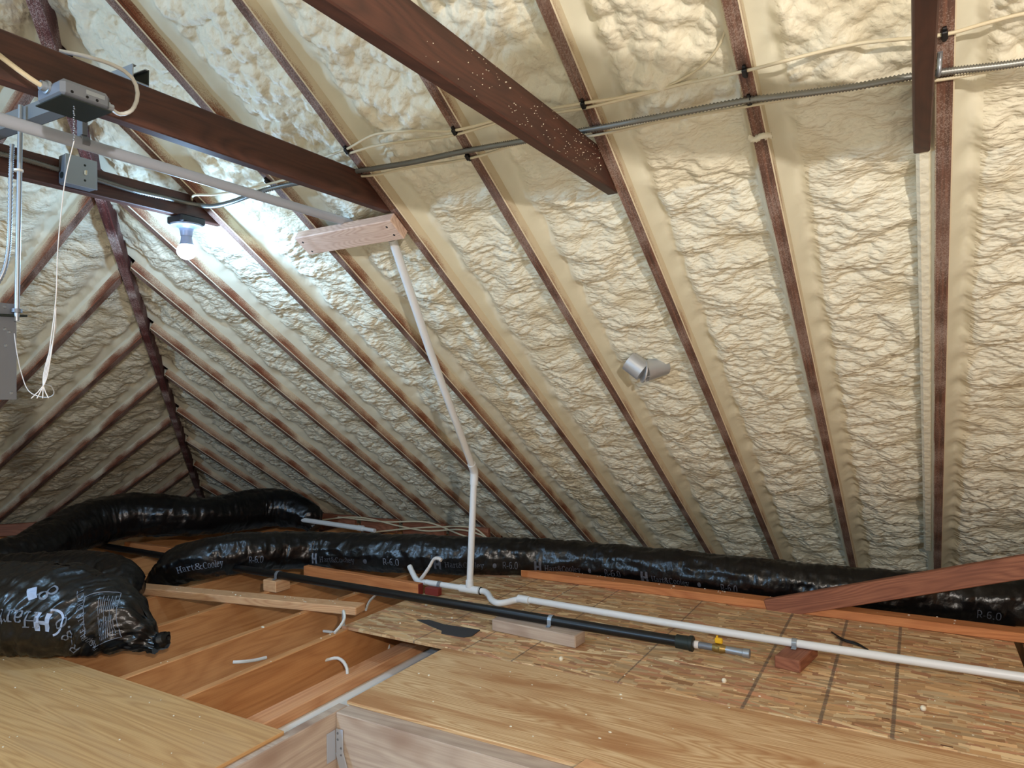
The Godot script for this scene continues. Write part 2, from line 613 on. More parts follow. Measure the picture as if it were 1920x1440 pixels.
func rafter_at(called: String, a: Vector3, b: Vector3, into: Vector3, h: float, label: String, category: String, group: String, sd: float, bottom: Material, side: Material, axis := Vector3.ZERO, k := 1.0) -> MeshInstance3D:
	var m1 := board_mb(a, b, -into, h, 0.038, 0.003, 1, Vector2(sd, 0))
	var m2 := board_mb(a, b, -into, h, 0.038, 0.003, 2, Vector2(sd, 0))
	if axis != Vector3.ZERO:
		var dir := (b - a).normalized()
		for m: MB in [m1, m2]:
			for q in m.v.size():
				if (m.v[q] - b).dot(dir) > -0.02: m.v[q] += dir * (m.v[q] - b).dot(axis) / k
	var o := MeshInstance3D.new()
	o.name = numbered(called)
	o.mesh = mesh_of([m1, bottom, m2, side])
	add_child(o)
	tag(o, label, category, group)
	return o


func build_roof() -> void:
	var roof := Node3D.new()
	roof.name = "ceiling"
	add_child(roof)
	struct(roof, "cream spray foam over the roof slopes between the rafters")
	var s_ridge := s_of_z(RIDGE_Z)
	var s_vis := s_of_z(-0.55)
	var xs := []
	for k in range(-3, 15): xs.push_back(RAFTER_X - PITCH * k)
	for k in xs.size() - 1:
		var hi: float = xs[k] - 0.0185
		var lo: float = xs[k + 1] + 0.0185
		var seen: bool = k >= 2
		foam_bay(true, Vector2(lo, 0), Vector2(hi, 0), s_ridge, s_vis if seen else 0.0, 0.0062 if seen else 0.03, k, roof)
	foam_bay(true, Vector2(CORNER_X - 0.01, 0), Vector2(xs[-1] - 0.0185, 0), s_ridge, 9.0, 0.012, 30, roof)
	# jack rafters of the hip end: z at the eave and its drift per metre up the slope
	var zs := [-0.02, -0.40, -0.78, -1.10, -1.47, -1.735, -2.02, -2.44, -2.80, -3.18, -3.62, -4.02]
	var dr := [0.0, 0.0, -0.005, -0.015, -0.024, -0.054, -0.090, -0.080, -0.120, -0.14, -0.10, 0.0]
	for k in zs.size() - 1:
		foam_bay(false, Vector2(zs[k + 1] + 0.0185, dr[k + 1]), Vector2(zs[k] - 0.0185, dr[k]), 6.6, 9.0 if k > 1 else 2.0, 0.0075 if k > 1 else 0.03, 50 + k, roof)
	foam_bay(false, Vector2(EAVE_Z - 0.01, 0), Vector2(zs[-1] - 0.0185, 0), 6.6, 9.0, 0.012, 70, roof)

	var into_m := on_main(0, 0, 1) - on_main(0, 0, 0)
	var into_l := on_left(0, 0, 1) - on_left(0, 0, 0)
	var labels := {
		-2: "roof rafter beyond the right edge, holding the lamp's collar tie", -1: "roof rafter just right of the one with the upright collar tie",
		0: "near-vertical rafter farthest right, running beside the upright collar tie", 1: "rafter second from the right, interrupted by a foam ridge below the cables",
		2: "rafter third from the right, holding the end of the largest collar tie", 3: "rafter fourth from the right, left of the round metal vent",
		4: "rafter that holds the middle collar tie and the right end of the pink block", 5: "rafter passing behind the left end of the pink wooden block",
		6: "rafter with a pale orange edge holding the lit bulb's collar tie", 7: "jack rafter directly behind the glowing bulb on the right slope",
		8: "first jack rafter below the bulb meeting the hip on its right side", 9: "second jack rafter below the bulb on the hip's right side",
		10: "third jack rafter below the bulb on the hip's right side", 11: "fourth jack rafter below the bulb on the hip's right side",
		12: "fifth jack rafter down the hip's right side, low and dark", 13: "short sixth jack rafter near the hip's foot, right side",
		14: "shortest jack rafter behind the far duct, right of the hip's foot"}
	for k in range(-2, 15):
		var x := RAFTER_X - PITCH * k
		var top := minf(s_ridge - 0.03, hip_s_main(x) - 0.042)
		var a := on_main(x, -0.14, -0.07)
		var b := on_main(x, top, -0.07)
		var made := rafter_at("rafter", a, b, into_m, 0.14, labels[k], "rafter", "rafters of the long roof slope", k * 0.37, M.rafter_bottom, M.rafter_pale if k < 5 else M.rafter_side, Vector3.RIGHT if k > 0 else Vector3.ZERO, 0.9756)
		if k == 1:
			var fr := tube_mb([on_main(x - 0.026, 3.012, -0.004), on_main(x - 0.012, 3.006, 0.003), on_main(x + 0.008, 3.012, 0.004), on_main(x + 0.028, 3.003, -0.004)], 0.008, 10, 0.003)
			for q in fr.v.size():
				var g := fr.v[q] * 120.0
				fr.v[q] += fr.n[q] * 0.006 * n_fine.get_noise_3d(g.x, g.y, g.z)
			part("foam_ridge", fr, M.crumb, made).set_meta("label", "ragged foam ridge across the rafter")
	var left_labels := ["jack rafter above the left edge of view near the ridge", "jack rafter left of the junction box, high on the hip end", "jack rafter high on the hip end left of the white pipe",
		"orange jack rafter on the left slope behind the upper metal box", "orange jack rafter starting under the switch box on the hip's left side", "thick foam-dusted jack rafter left of the hip behind the pull strings",
		"third long jack rafter down the hip's left side below the strings", "fourth jack rafter down the hip's left side with a bare orange middle", "fifth jack rafter down the hip's left side, mostly foam coated",
		"sixth jack rafter down the hip's left side, foam coated grey", "seventh jack rafter on the left side above the far duct", "lowest jack rafter left of the hip's foot"]
	for k in range(1, zs.size()):
		var z: float = zs[k]
		var d: float = dr[k]
		var top := (z - EAVE_Z) / (0.7429 - d) - 0.046
		rafter_at("jack_rafter", on_left(z - d * 0.14, -0.14, -0.07), on_left(z + d * top, top, -0.07), into_l, 0.14, left_labels[k], "rafter", "jack rafters of the hip end", 5.0 + k * 0.41, M.rafter_bottom, M.rafter_side, Vector3.BACK, 0.7429)
	# hip rafter
	var f := P(CORNER_X, -1.0, EAVE_Z)
	var hd := Vector3(1.171, 0.664, 1.0).normalized()
	var side := hd.cross(Vector3.UP).normalized()
	var hup := side.cross(hd).normalized()
	rafter_at("hip_rafter", f + hd * 0.05 + hup * 0.06, f + hd * 8.0 + hup * 0.06, -hup, 0.18, "dark reddish hip rafter spattered with foam where two roof slopes meet", "rafter", "", 1.3, M.hip, M.hip)
	# ridge, rear slope, right end
	var ridge := P(-0.2, -1.0 + s_ridge * sm + 0.02, RIDGE_Z)
	part("ridge_board", board_mb(ridge, ridge + Vector3(5.0, 0, 0), Vector3.UP, 0.18, 0.038), M.tie, roof)
	for sgn in [1.0, -1.0]:
		var mb := MB.new()
		var w := 70
		var h := 50
		for y in h:
			for x in w:
				var u := float(x) / (w - 1)
				var sv := float(y) / (h - 1) * (s_ridge + 0.05)
				var xx := lerpf(CORNER_X - 0.3, 4.6, u)
				var p := on_main(xx, sv, -0.08 + 0.02 * n_big.get_noise_2d(xx * 5.0, sv * 6.0) if sgn > 0.0 else -0.2)
				if sgn > 0.0: p.z = 2.0 * RIDGE_Z - p.z
				mb.vert(p, Vector3(0, -cm, -sm * sgn), Vector2(u, sv), lin(Color(0.870, 0.840, 0.745)))
		mb.grid(0, w, h)
		part("rear_foam" if sgn > 0.0 else "roof_deck", mb, M.foam if sgn > 0.0 else M.red_wood, roof)
	var lb := MB.new()
	var lf := MB.new()
	for y in 2:
		for x in 2:
			var z := lerpf(EAVE_Z - 0.3, 5.9, x)
			lb.vert(on_left(z, y * 8.0, -0.2), into_l, Vector2(z, y * 8.0))
			var zz := lerpf(0.0, 5.9, x)
			lf.vert(on_left(zz, y * 7.2, -0.08), into_l, Vector2(zz, y), lin(Color(0.870, 0.840, 0.745)))
	lb.grid(0, 2, 2)
	part("hip_deck", lb, M.red_wood, roof)
	lf.grid(0, 2, 2)
	part("hip_rear_foam", lf, M.foam, roof)
	var wr := part("wall_right", box_mb(P(4.3, -1.3, -4.7), P(4.45, 2.5, 5.9)), M.joist, self)
	struct(wr, "board wall closing the attic's right end")
	var we := part("wall_back", box_mb(P(-6.6, -1.3, 5.55), P(4.45, -0.6, 5.7)), M.joist, self)
	struct(we, "low board wall at the rear eave")
	var wf := part("wall_front", box_mb(P(-6.4, -1.3, EAVE_Z - 0.34), P(4.45, -0.90, EAVE_Z - 0.22)), M.red_wood, self)
	struct(wf, "low board wall along the front eave")
	var wl := part("wall_left", box_mb(P(CORNER_X - 0.42, -1.3, EAVE_Z - 0.34), P(CORNER_X - 0.28, -0.92, 5.7)), M.red_wood, self)
	struct(wl, "low board wall along the hip end's eave")


# ---------------------------------------------------------------- ties, lamps, boxes
func lamp(at: Vector3, glow: Material, color: Color, energy: float, label: String) -> void:
	var t := thing("light_bulb", label, "light bulb", "", at)
	part("base_box", box_mb(Vector3(-0.045, 0.100, -0.052), Vector3(0.045, 0.128, 0.052), 0.004), M.dark_box, t)
	part("lampholder", lathe_mb(Vector3.ZERO, Vector3.UP, [Vector2(0.0, 0.056), Vector2(0.021, 0.056), Vector2(0.023, 0.075), Vector2(0.026, 0.084), Vector2(0.036, 0.092), Vector2(0.057, 0.094), Vector2(0.058, 0.100), Vector2(0.0, 0.1001)], 32), M.porcelain, t)
	part("collar", lathe_mb(Vector3.ZERO, Vector3.UP, [Vector2(0.0, 0.020), Vector2(0.026, 0.022), Vector2(0.022, 0.034), Vector2(0.019, 0.057), Vector2(0.0, 0.0571)], 28), M.porcelain, t)
	var pr := []
	for k in 15:
		var a := PI * k / 14.0
		pr.push_back(Vector2(0.036 * sin(a), -0.034 * cos(a) * (1.0 if k < 7 else 0.75)))
	part("bulb", lathe_mb(Vector3.ZERO, Vector3.UP, pr, 28), glow, t)
	var l := OmniLight3D.new()
	l.name = "bulb_light"
	l.light_color = color
	l.light_energy = energy
	l.light_size = 0.032
	l.omni_range = 14.0
	l.omni_attenuation = 2.0
	l.shadow_enabled = true
	t.add_child(l)


func build_ties() -> void:
	var spec := [
		[-0.775, 0.612, 0.715, "largest dark collar tie crossing the top centre of view, dusted with foam crumbs"],
		[-1.588, 0.662, 0.765, "dark collar tie carrying the upper metal junction box"],
		[-2.400, 0.715, 0.806, "lowest dark collar tie at left with the lit bulb under it"],
		[0.030, 0.590, 0.690, "upright-looking dark collar tie seen end-on at upper right"],
		[0.851, 0.600, 0.700, "collar tie out of view at right, carrying the second lamp"]]
	for t in spec:
		var yb: float = t[1]
		var yt: float = t[2]
		var z_far := EAVE_Z + (yb + 1.0) / TAN_M - 0.02
		var z_near := 2.0 * RIDGE_Z - z_far - 0.1
		var yc := (yb + yt) / 2.0
		solid("collar_tie", board_mb(P(t[0], yc, z_far), P(t[0], yc, z_near), Vector3.UP, yt - yb, 0.036, 0.003, -1, Vector2(t[0], 0.0)), M.tie, t[3], "beam", "collar ties")
	lamp(P(-2.402, 0.590, -1.655), M.bulb, Color(0.66, 0.83, 1.0), 0.58, "glowing white bulb in a grey lampholder under the left collar tie")
	lamp(P(0.851, 0.472, 0.5), M.bulb_warm, Color(1.0, 0.965, 0.93), 5.9, "second bulb out of view at right, under its collar tie")
	lamp(P(-2.400, 0.587, 1.1), M.bulb, Color(0.64, 0.82, 1.0), 4.4, "added fill bulb behind the viewer under the left collar tie")  # added fill lamp with a cool tint, brightens the left slopes


func build_electrics() -> void:
	# junction box on the middle tie, opening downwards
	var t := thing("junction_box", "grey steel junction box with a pull chain on the middle collar tie", "junction box", "", P(-1.52, 0.631, -0.789))
	var jb := part("body", box_mb(Vector3(-0.050, 0.0, -0.050), Vector3(0.050, 0.037, 0.050), 0.008), M.dull_steel, t)
	part("cover", box_mb(Vector3(-0.051, -0.003, -0.051), Vector3(0.051, 0.0, 0.051), 0.001), M.dark_steel, t)
	for q in [-0.02, 0.0, 0.03]:
		part("knockout", lathe_mb(Vector3(0.0502, 0.012, q), Vector3.RIGHT, [Vector2(0.003, 0.0), Vector2(0.003, 0.0006), Vector2(0.0, 0.0006)], 10), M.hole, jb)
	part("embossed_panel", box_mb(Vector3(0.0495, 0.018, -0.036), Vector3(0.0507, 0.027, 0.002), 0.0004), M.steel, jb)
	part("connector", lathe_mb(Vector3(-0.004, 0.026, 0.050), Vector3.BACK, [Vector2(0.014, -0.002), Vector2(0.014, 0.004), Vector2(0.010, 0.005), Vector2(0.010, 0.014), Vector2(0.0, 0.014)], 16), M.steel, t)
	part("connector", lathe_mb(Vector3(0.03, 0.016, -0.050), Vector3.FORWARD, [Vector2(0.010, -0.002), Vector2(0.010, 0.005), Vector2(0.007, 0.006), Vector2(0.007, 0.014), Vector2(0.0, 0.014)], 16), M.steel, t)
	var ch := MB.new()
	for k in 16:
		ch = join(ch, lathe_mb(Vector3(0.022 + 0.0015 * sin(k * 2.0), -0.006 - k * 0.0046, 0.012), Vector3.UP, [Vector2(0.0001, -0.0019), Vector2(0.0016, -0.001), Vector2(0.0016, 0.001), Vector2(0.0001, 0.0019)], 6))
	part("pull_chain", ch, M.steel, t)
	# string tied to the chain
	var s1 := tube_mb([P(-1.498, 0.553, -0.777), P(-1.5, 0.48, -0.762), P(-1.5, 0.419, -0.754), P(-1.5, 0.318, -0.745), P(-1.5, 0.22, -0.741), P(-1.503, 0.122, -0.731), P(-1.505, 0.10, -0.729)], 0.0011, 6)
	for k in 4:
		var o := 0.006 * (k - 1.5)
		s1 = join(s1, tube_mb([P(-1.5, 0.20, -0.741), P(-1.5 + o, 0.15, -0.738 + o * 0.6), P(-1.505 + o * 0.8, 0.085, -0.727), P(-1.51 + o * 0.2, 0.045, -0.722), P(-1.512 - o * 1.6, 0.018, -0.716 + o)], 0.0010, 6))
	solid("pull_string", s1, M.string, "bundled white pull string hanging below the junction box chain", "string")
	solid("loose_string", tube_mb([P(-2.1, 0.201, -0.932), P(-2.1, 0.15, -0.938), P(-2.1, 0.093, -0.949), P(-2.09, 0.045, -0.962), P(-2.05, 0.028, -0.975), P(-1.9, 0.03, -0.93), P(-1.6, 0.045, -0.78), P(-1.515, 0.046, -0.724)], 0.0012, 6), M.string, "thin white string drooping from the metal bracket to the pull string", "string")
	# switch box on the left tie
	t = thing("switch_box", "grey square steel box with a toggle switch on the left collar tie", "switch box", "", P(-2.381, 0.768, -1.235))
	part("body", box_mb(Vector3(0.0, -0.048, -0.050), Vector3(0.040, 0.048, 0.050), 0.005), M.dull_steel, t)
	var cv := part("cover", box_mb(Vector3(0.040, -0.048, -0.050), Vector3(0.045, 0.048, 0.050), 0.004), M.steel, t)
	part("toggle", box_mb(Vector3(0.045, -0.008, -0.014), Vector3(0.053, 0.007, -0.007), 0.002), M.cable, cv)
	for y in [-0.026, 0.024]:
		part("screw", lathe_mb(Vector3(0.045, y, -0.010), Vector3.RIGHT, [Vector2(0.004, 0.0), Vector2(0.003, 0.0014), Vector2(0.0, 0.0014)], 10), M.dark_steel, cv)
	part("knockout", lathe_mb(Vector3(0.022, -0.020, 0.050), Vector3.BACK, [Vector2(0.011, -0.001), Vector2(0.011, 0.001), Vector2(0.0, 0.001)], 16), M.dark_steel, t)
	# armoured cable: left run, then over the rafters
	var arm := func(pts: Array, r: float) -> MB:
		var line := smooth(pts, 0.0022)
		var rs := PackedFloat32Array()
		for k in line.size(): rs.push_back(r * (1.0 + 0.17 * sin(k * TAU / 5.0)))
		var mb := MB.new()
		mb.tube(line, rs, 10)
		return mb
	solid("armoured_cable", arm.call([P(-2.37, 0.780, -0.75), P(-2.372, 0.769, -1.0), P(-2.372, 0.771, -1.088), P(-2.372, 0.767, -1.18)], 0.0075), M.armour, "short metal-clad cable entering the switch box from the left edge", "cable", "metal-clad cables")
	var run := [P(-2.37, 0.768, -1.287), P(-2.371, 0.761, -1.428), P(-2.371, 0.765, -1.553), P(-2.365, 0.764, -1.64), P(-2.296, 0.752, -1.68), P(-2.172, 0.745, -1.675), P(-1.981, 0.756, -1.67)]
	for q in [[-1.864, 0.772], [-1.693, 0.766], [-1.577, 0.766], [-1.507, 0.763], [-1.34, 0.757], [-1.178, 0.755], [-1.103, 0.753], [-0.927, 0.747], [-0.756, 0.741], [-0.569, 0.736], [-0.334, 0.73], [-0.279, 0.726], [-0.105, 0.715], [0.003, 0.712], [0.076, 0.708], [0.218, 0.698], [0.6, 0.69], [1.2, 0.68]]:
		run.push_back(on_main(q[0], (q[1] + 1.0) / sm, 0.009))
	solid("armoured_cable", arm.call(run, 0.0080), M.armour, "long metal-clad cable sweeping from the switch box across the roof rafters", "cable", "metal-clad cables")
	# flat cables stapled across the rafters
	var flat := func(qs: Array, off := 0.006) -> Array:
		var o := []
		for q in qs: o.push_back(on_main(q[0], (q[1] + 1.0) / sm, q[2] if q.size() > 2 else off))
		return o
	solid("flat_cable", tube_mb(flat.call([[-2.383, 0.790], [-2.33, 0.805, 0.03], [-2.272, 0.814, 0.05], [-2.168, 0.808, 0.06], [-1.971, 0.788, 0.02], [-1.811, 0.787], [-1.70, 0.80, -0.01], [-1.546, 0.812], [-1.438, 0.816, -0.02], [-1.307, 0.803, -0.025], [-1.149, 0.795], [-0.982, 0.783, -0.025], [-0.733, 0.785], [-0.664, 0.775, -0.01], [-0.486, 0.764, -0.03], [-0.326, 0.773], [-0.099, 0.760, -0.03], [0.071, 0.757], [0.148, 0.751, -0.015], [0.212, 0.748, -0.025], [0.6, 0.74], [1.2, 0.73]]), 0.0042, 8), M.cable, "upper cream flat cable stapled across the roof rafters", "cable", "cream cables on the rafters")
	solid("flat_cable", tube_mb(flat.call([[-1.60, 0.795, -0.03], [-1.55, 0.803], [-1.456, 0.797, -0.015], [-1.319, 0.787, -0.02], [-1.158, 0.787], [-0.999, 0.780, -0.02], [-0.738, 0.777], [-0.595, 0.767, -0.02], [-0.45, 0.765, -0.03]]), 0.0042, 8), M.cable, "short cream cable just under the upper one, left of the largest tie", "cable", "cream cables on the rafters")
	solid("flat_cable", tube_mb(flat.call([[-1.70, 0.765, -0.02], [-1.652, 0.761, -0.01], [-1.544, 0.750], [-1.402, 0.738, -0.02], [-1.151, 0.738], [-0.932, 0.735, -0.02], [-0.759, 0.729], [-0.544, 0.720, -0.01], [-0.335, 0.720], [-0.105, 0.706, -0.01], [0.074, 0.697], [0.219, 0.688, -0.01], [0.6, 0.68], [1.2, 0.67]]), 0.0042, 8), M.cable, "lower cream flat cable running just under the metal-clad cable", "cable", "cream cables on the rafters")
	solid("flat_cable", tube_mb(flat.call([[-0.32, 0.93, -0.03], [-0.33, 0.869, -0.035], [-0.354, 0.831, -0.035], [-0.391, 0.799, -0.035], [-0.452, 0.777, -0.035], [-0.54, 0.766, -0.03], [-0.636, 0.772, -0.02]]), 0.0032, 8), M.cable, "thin cream cable curving down the foam left of the second rafter", "cable", "cream cables on the rafters")
	var st := 0
	var stl := ["fourth rafter, upper", "fourth rafter, lower", "third rafter from the right", "second rafter, upper", "second rafter on the metal-clad cable", "middle-tie rafter, upper", "rightmost rafter, upper", "pink-block rafter left of the white pipe"]
	for q in [[-1.149, 0.793], [-1.155, 0.742], [-0.742, 0.783], [-0.330, 0.772], [-0.334, 0.728], [-1.552, 0.809], [0.074, 0.757], [-1.96, 0.789]]:
		var mb := MB.new()
		mb.box(Vector3(-0.010, 0.0, -0.006), Vector3(0.010, 0.014, 0.006), 0.002)
		mb.box(Vector3(-0.016, 0.0, -0.004), Vector3(-0.010, 0.008, 0.004), 0.001)
		mb.box(Vector3(0.010, 0.0, -0.004), Vector3(0.016, 0.008, 0.004), 0.001)
		var into := on_main(0, 0, 1) - on_main(0, 0, 0)
		var ba := Basis(on_main(0, 1, 0) - on_main(0, 0, 0), into, Vector3.ZERO)
		ba.z = ba.x.cross(ba.y)
		for k in mb.v.size():
			mb.v[k] = ba * mb.v[k] + on_main(q[0], (q[1] + 1.0) / sm, 0.001)
			mb.n[k] = ba * mb.n[k]
		solid("cable_staple", mb, M.staple, "black cable staple on the " + stl[st], "staple", "black cable staples")
		st += 1
	# strap on the rightmost rafter
	var sp := tube_mb([on_main(0.060, 3.085, 0.002), on_main(0.062, 3.090, 0.018), on_main(0.064, 3.105, 0.021), on_main(0.066, 3.12, 0.004), on_main(0.067, 3.135, 0.002)], 0.005, 8, 0.004)
	solid("cable_strap", sp, M.steel, "shiny steel strap holding the metal-clad cable on the rightmost rafter", "strap")
	# white cables at the junction box
	solid("white_cable", tube_mb([P(-1.50, 0.72, -0.55), P(-1.52, 0.685, -0.652), P(-1.52, 0.668, -0.689), P(-1.522, 0.657, -0.722), P(-1.524, 0.657, -0.738)], 0.0052, 8), M.cable, "beige cable entering the junction box from the top left", "cable")
	solid("white_cable", tube_mb([P(-1.49, 0.647, -0.846), P(-1.52, 0.655, -0.872), P(-1.54, 0.661, -0.898), P(-1.54, 0.672, -0.918), P(-1.54, 0.689, -0.931), P(-1.542, 0.725, -0.941), P(-1.545, 0.758, -0.930), P(-1.55, 0.772, -0.893), P(-1.57, 0.778, -0.846), P(-1.60, 0.780, -0.80)], 0.0045, 8), M.white_cable, "white cable looping from the junction box over the middle tie", "cable")
	# strut channel lying on the ties, rod and bracket hanging from it
	t = thing("strut_channel", "galvanised strut channel lying across the collar ties near the junction box", "channel")
	var len0 := P(-1.60, 0.80, -0.985)
	var len1 := P(-3.05, 0.845, -0.985)
	part("web", board_mb(len0 + Vector3(0, -0.019, 0), len1 + Vector3(0, -0.019, 0), Vector3.UP, 0.003, 0.041, 0.0005), M.steel, t)
	for z in [-0.0195, 0.0195]:
		part("flange", board_mb(len0 + Vector3(0, 0, z), len1 + Vector3(0, 0, z), Vector3.UP, 0.041, 0.003, 0.0005), M.steel if z > 0 else M.dark_steel, t)
	for z in [-0.0155, 0.0155]:
		part("lip", board_mb(len0 + Vector3(0, 0.019, z), len1 + Vector3(0, 0.019, z), Vector3.UP, 0.003, 0.009, 0.0005), M.steel, t)
	t = thing("hanger_rod", "thin galvanised rod hanging from the strut channel at left", "rod")
	part("rod", tube_mb([P(-2.10, 0.83, -0.95), P(-2.10, 0.235, -0.938)], 0.0062, 12, 0.02, false), M.steel, t)
	part("nut", lathe_mb(P(-2.10, 0.258, -0.938), Vector3.UP, [Vector2(0.0, 0.0), Vector2(0.013, 0.0), Vector2(0.013, 0.010), Vector2(0.0, 0.010)], 6), M.dull_steel, t)
	part("tie_wrap", lathe_mb(P(-2.10, 0.645, -0.944), Vector3.UP, [Vector2(0.0, 0.0), Vector2(0.0115, 0.0), Vector2(0.0115, 0.006), Vector2(0.0, 0.006)], 14), M.white_cable, t)
	solid("armoured_cable", arm.call([P(-2.113, 0.72, -0.935), P(-2.113, 0.64, -0.931), P(-2.113, 0.50, -0.928), P(-2.115, 0.42, -0.924), P(-2.118, 0.36, -0.912), P(-2.13, 0.31, -0.885), P(-2.14, 0.29, -0.84)], 0.0055), M.steel, "bright metal-clad cable strapped along the hanger rod", "cable", "metal-clad cables")
	t = thing("hanger_bracket", "grey sheet-metal bracket with screws at the bottom of the hanger rod", "bracket")
	var pt := part("plate", board_mb(P(-2.115, 0.283, -0.9), P(-2.115, 0.022, -0.9), Vector3.BACK, 0.086, 0.004, 0.001), M.dull_steel, t)
	part("arm", board_mb(P(-2.108, 0.247, -0.87), P(-2.108, 0.252, -0.965), Vector3.UP, 0.006, 0.016, 0.001), M.dark_steel, t)
	part("flange", board_mb(P(-2.13, 0.283, -0.9425), P(-2.13, 0.022, -0.9425), Vector3.BACK, 0.003, 0.03, 0.001), M.dull_steel, t)
	for q in [[0.272, -0.915], [0.212, -0.915], [0.205, -0.925], [0.168, -0.917], [0.04, -0.930]]:
		part("screw", lathe_mb(P(-2.113, q[0], q[1]), Vector3.RIGHT, [Vector2(0.0045, 0.0), Vector2(0.003, 0.003), Vector2(0.0, 0.003)], 10), M.steel, pt)


# ---------------------------------------------------------------- pipes
func ring(at: Vector3, dir: Vector3, r: float, w: float) -> MB:
	return lathe_mb(at - dir.normalized() * w / 2, dir, [Vector2(0.0, 0.0), Vector2(r - 0.001, 0.0), Vector2(r, 0.001), Vector2(r, w - 0.001), Vector2(r - 0.001, w), Vector2(0.0, w)], 20)


func strap(at: Vector3, r: float, m: Material, parent: Node3D) -> void:       # a two-ear strap over a pipe that runs along x
	var mb := MB.new()
	var pts := []
	for k in 13:
		var a := PI * k / 12.0
		pts.push_back(Vector3(0, sin(a) * (r + 0.0015), cos(a) * (r + 0.0015)))
	pts.push_front(Vector3(0, -r + 0.004, r + 0.0015)); pts.push_front(Vector3(0, -r + 0.002, r + 0.018))
	pts.push_back(Vector3(0, -r + 0.004, -r - 0.0015)); pts.push_back(Vector3(0, -r + 0.002, -r - 0.018))
	for k in pts.size() - 1:
		var b := board_mb(at + pts[k], at + pts[k + 1], Vector3.RIGHT, 0.018, 0.002, 0.0004)
		mb = join(mb, b)
	part("strap", mb, m, parent)


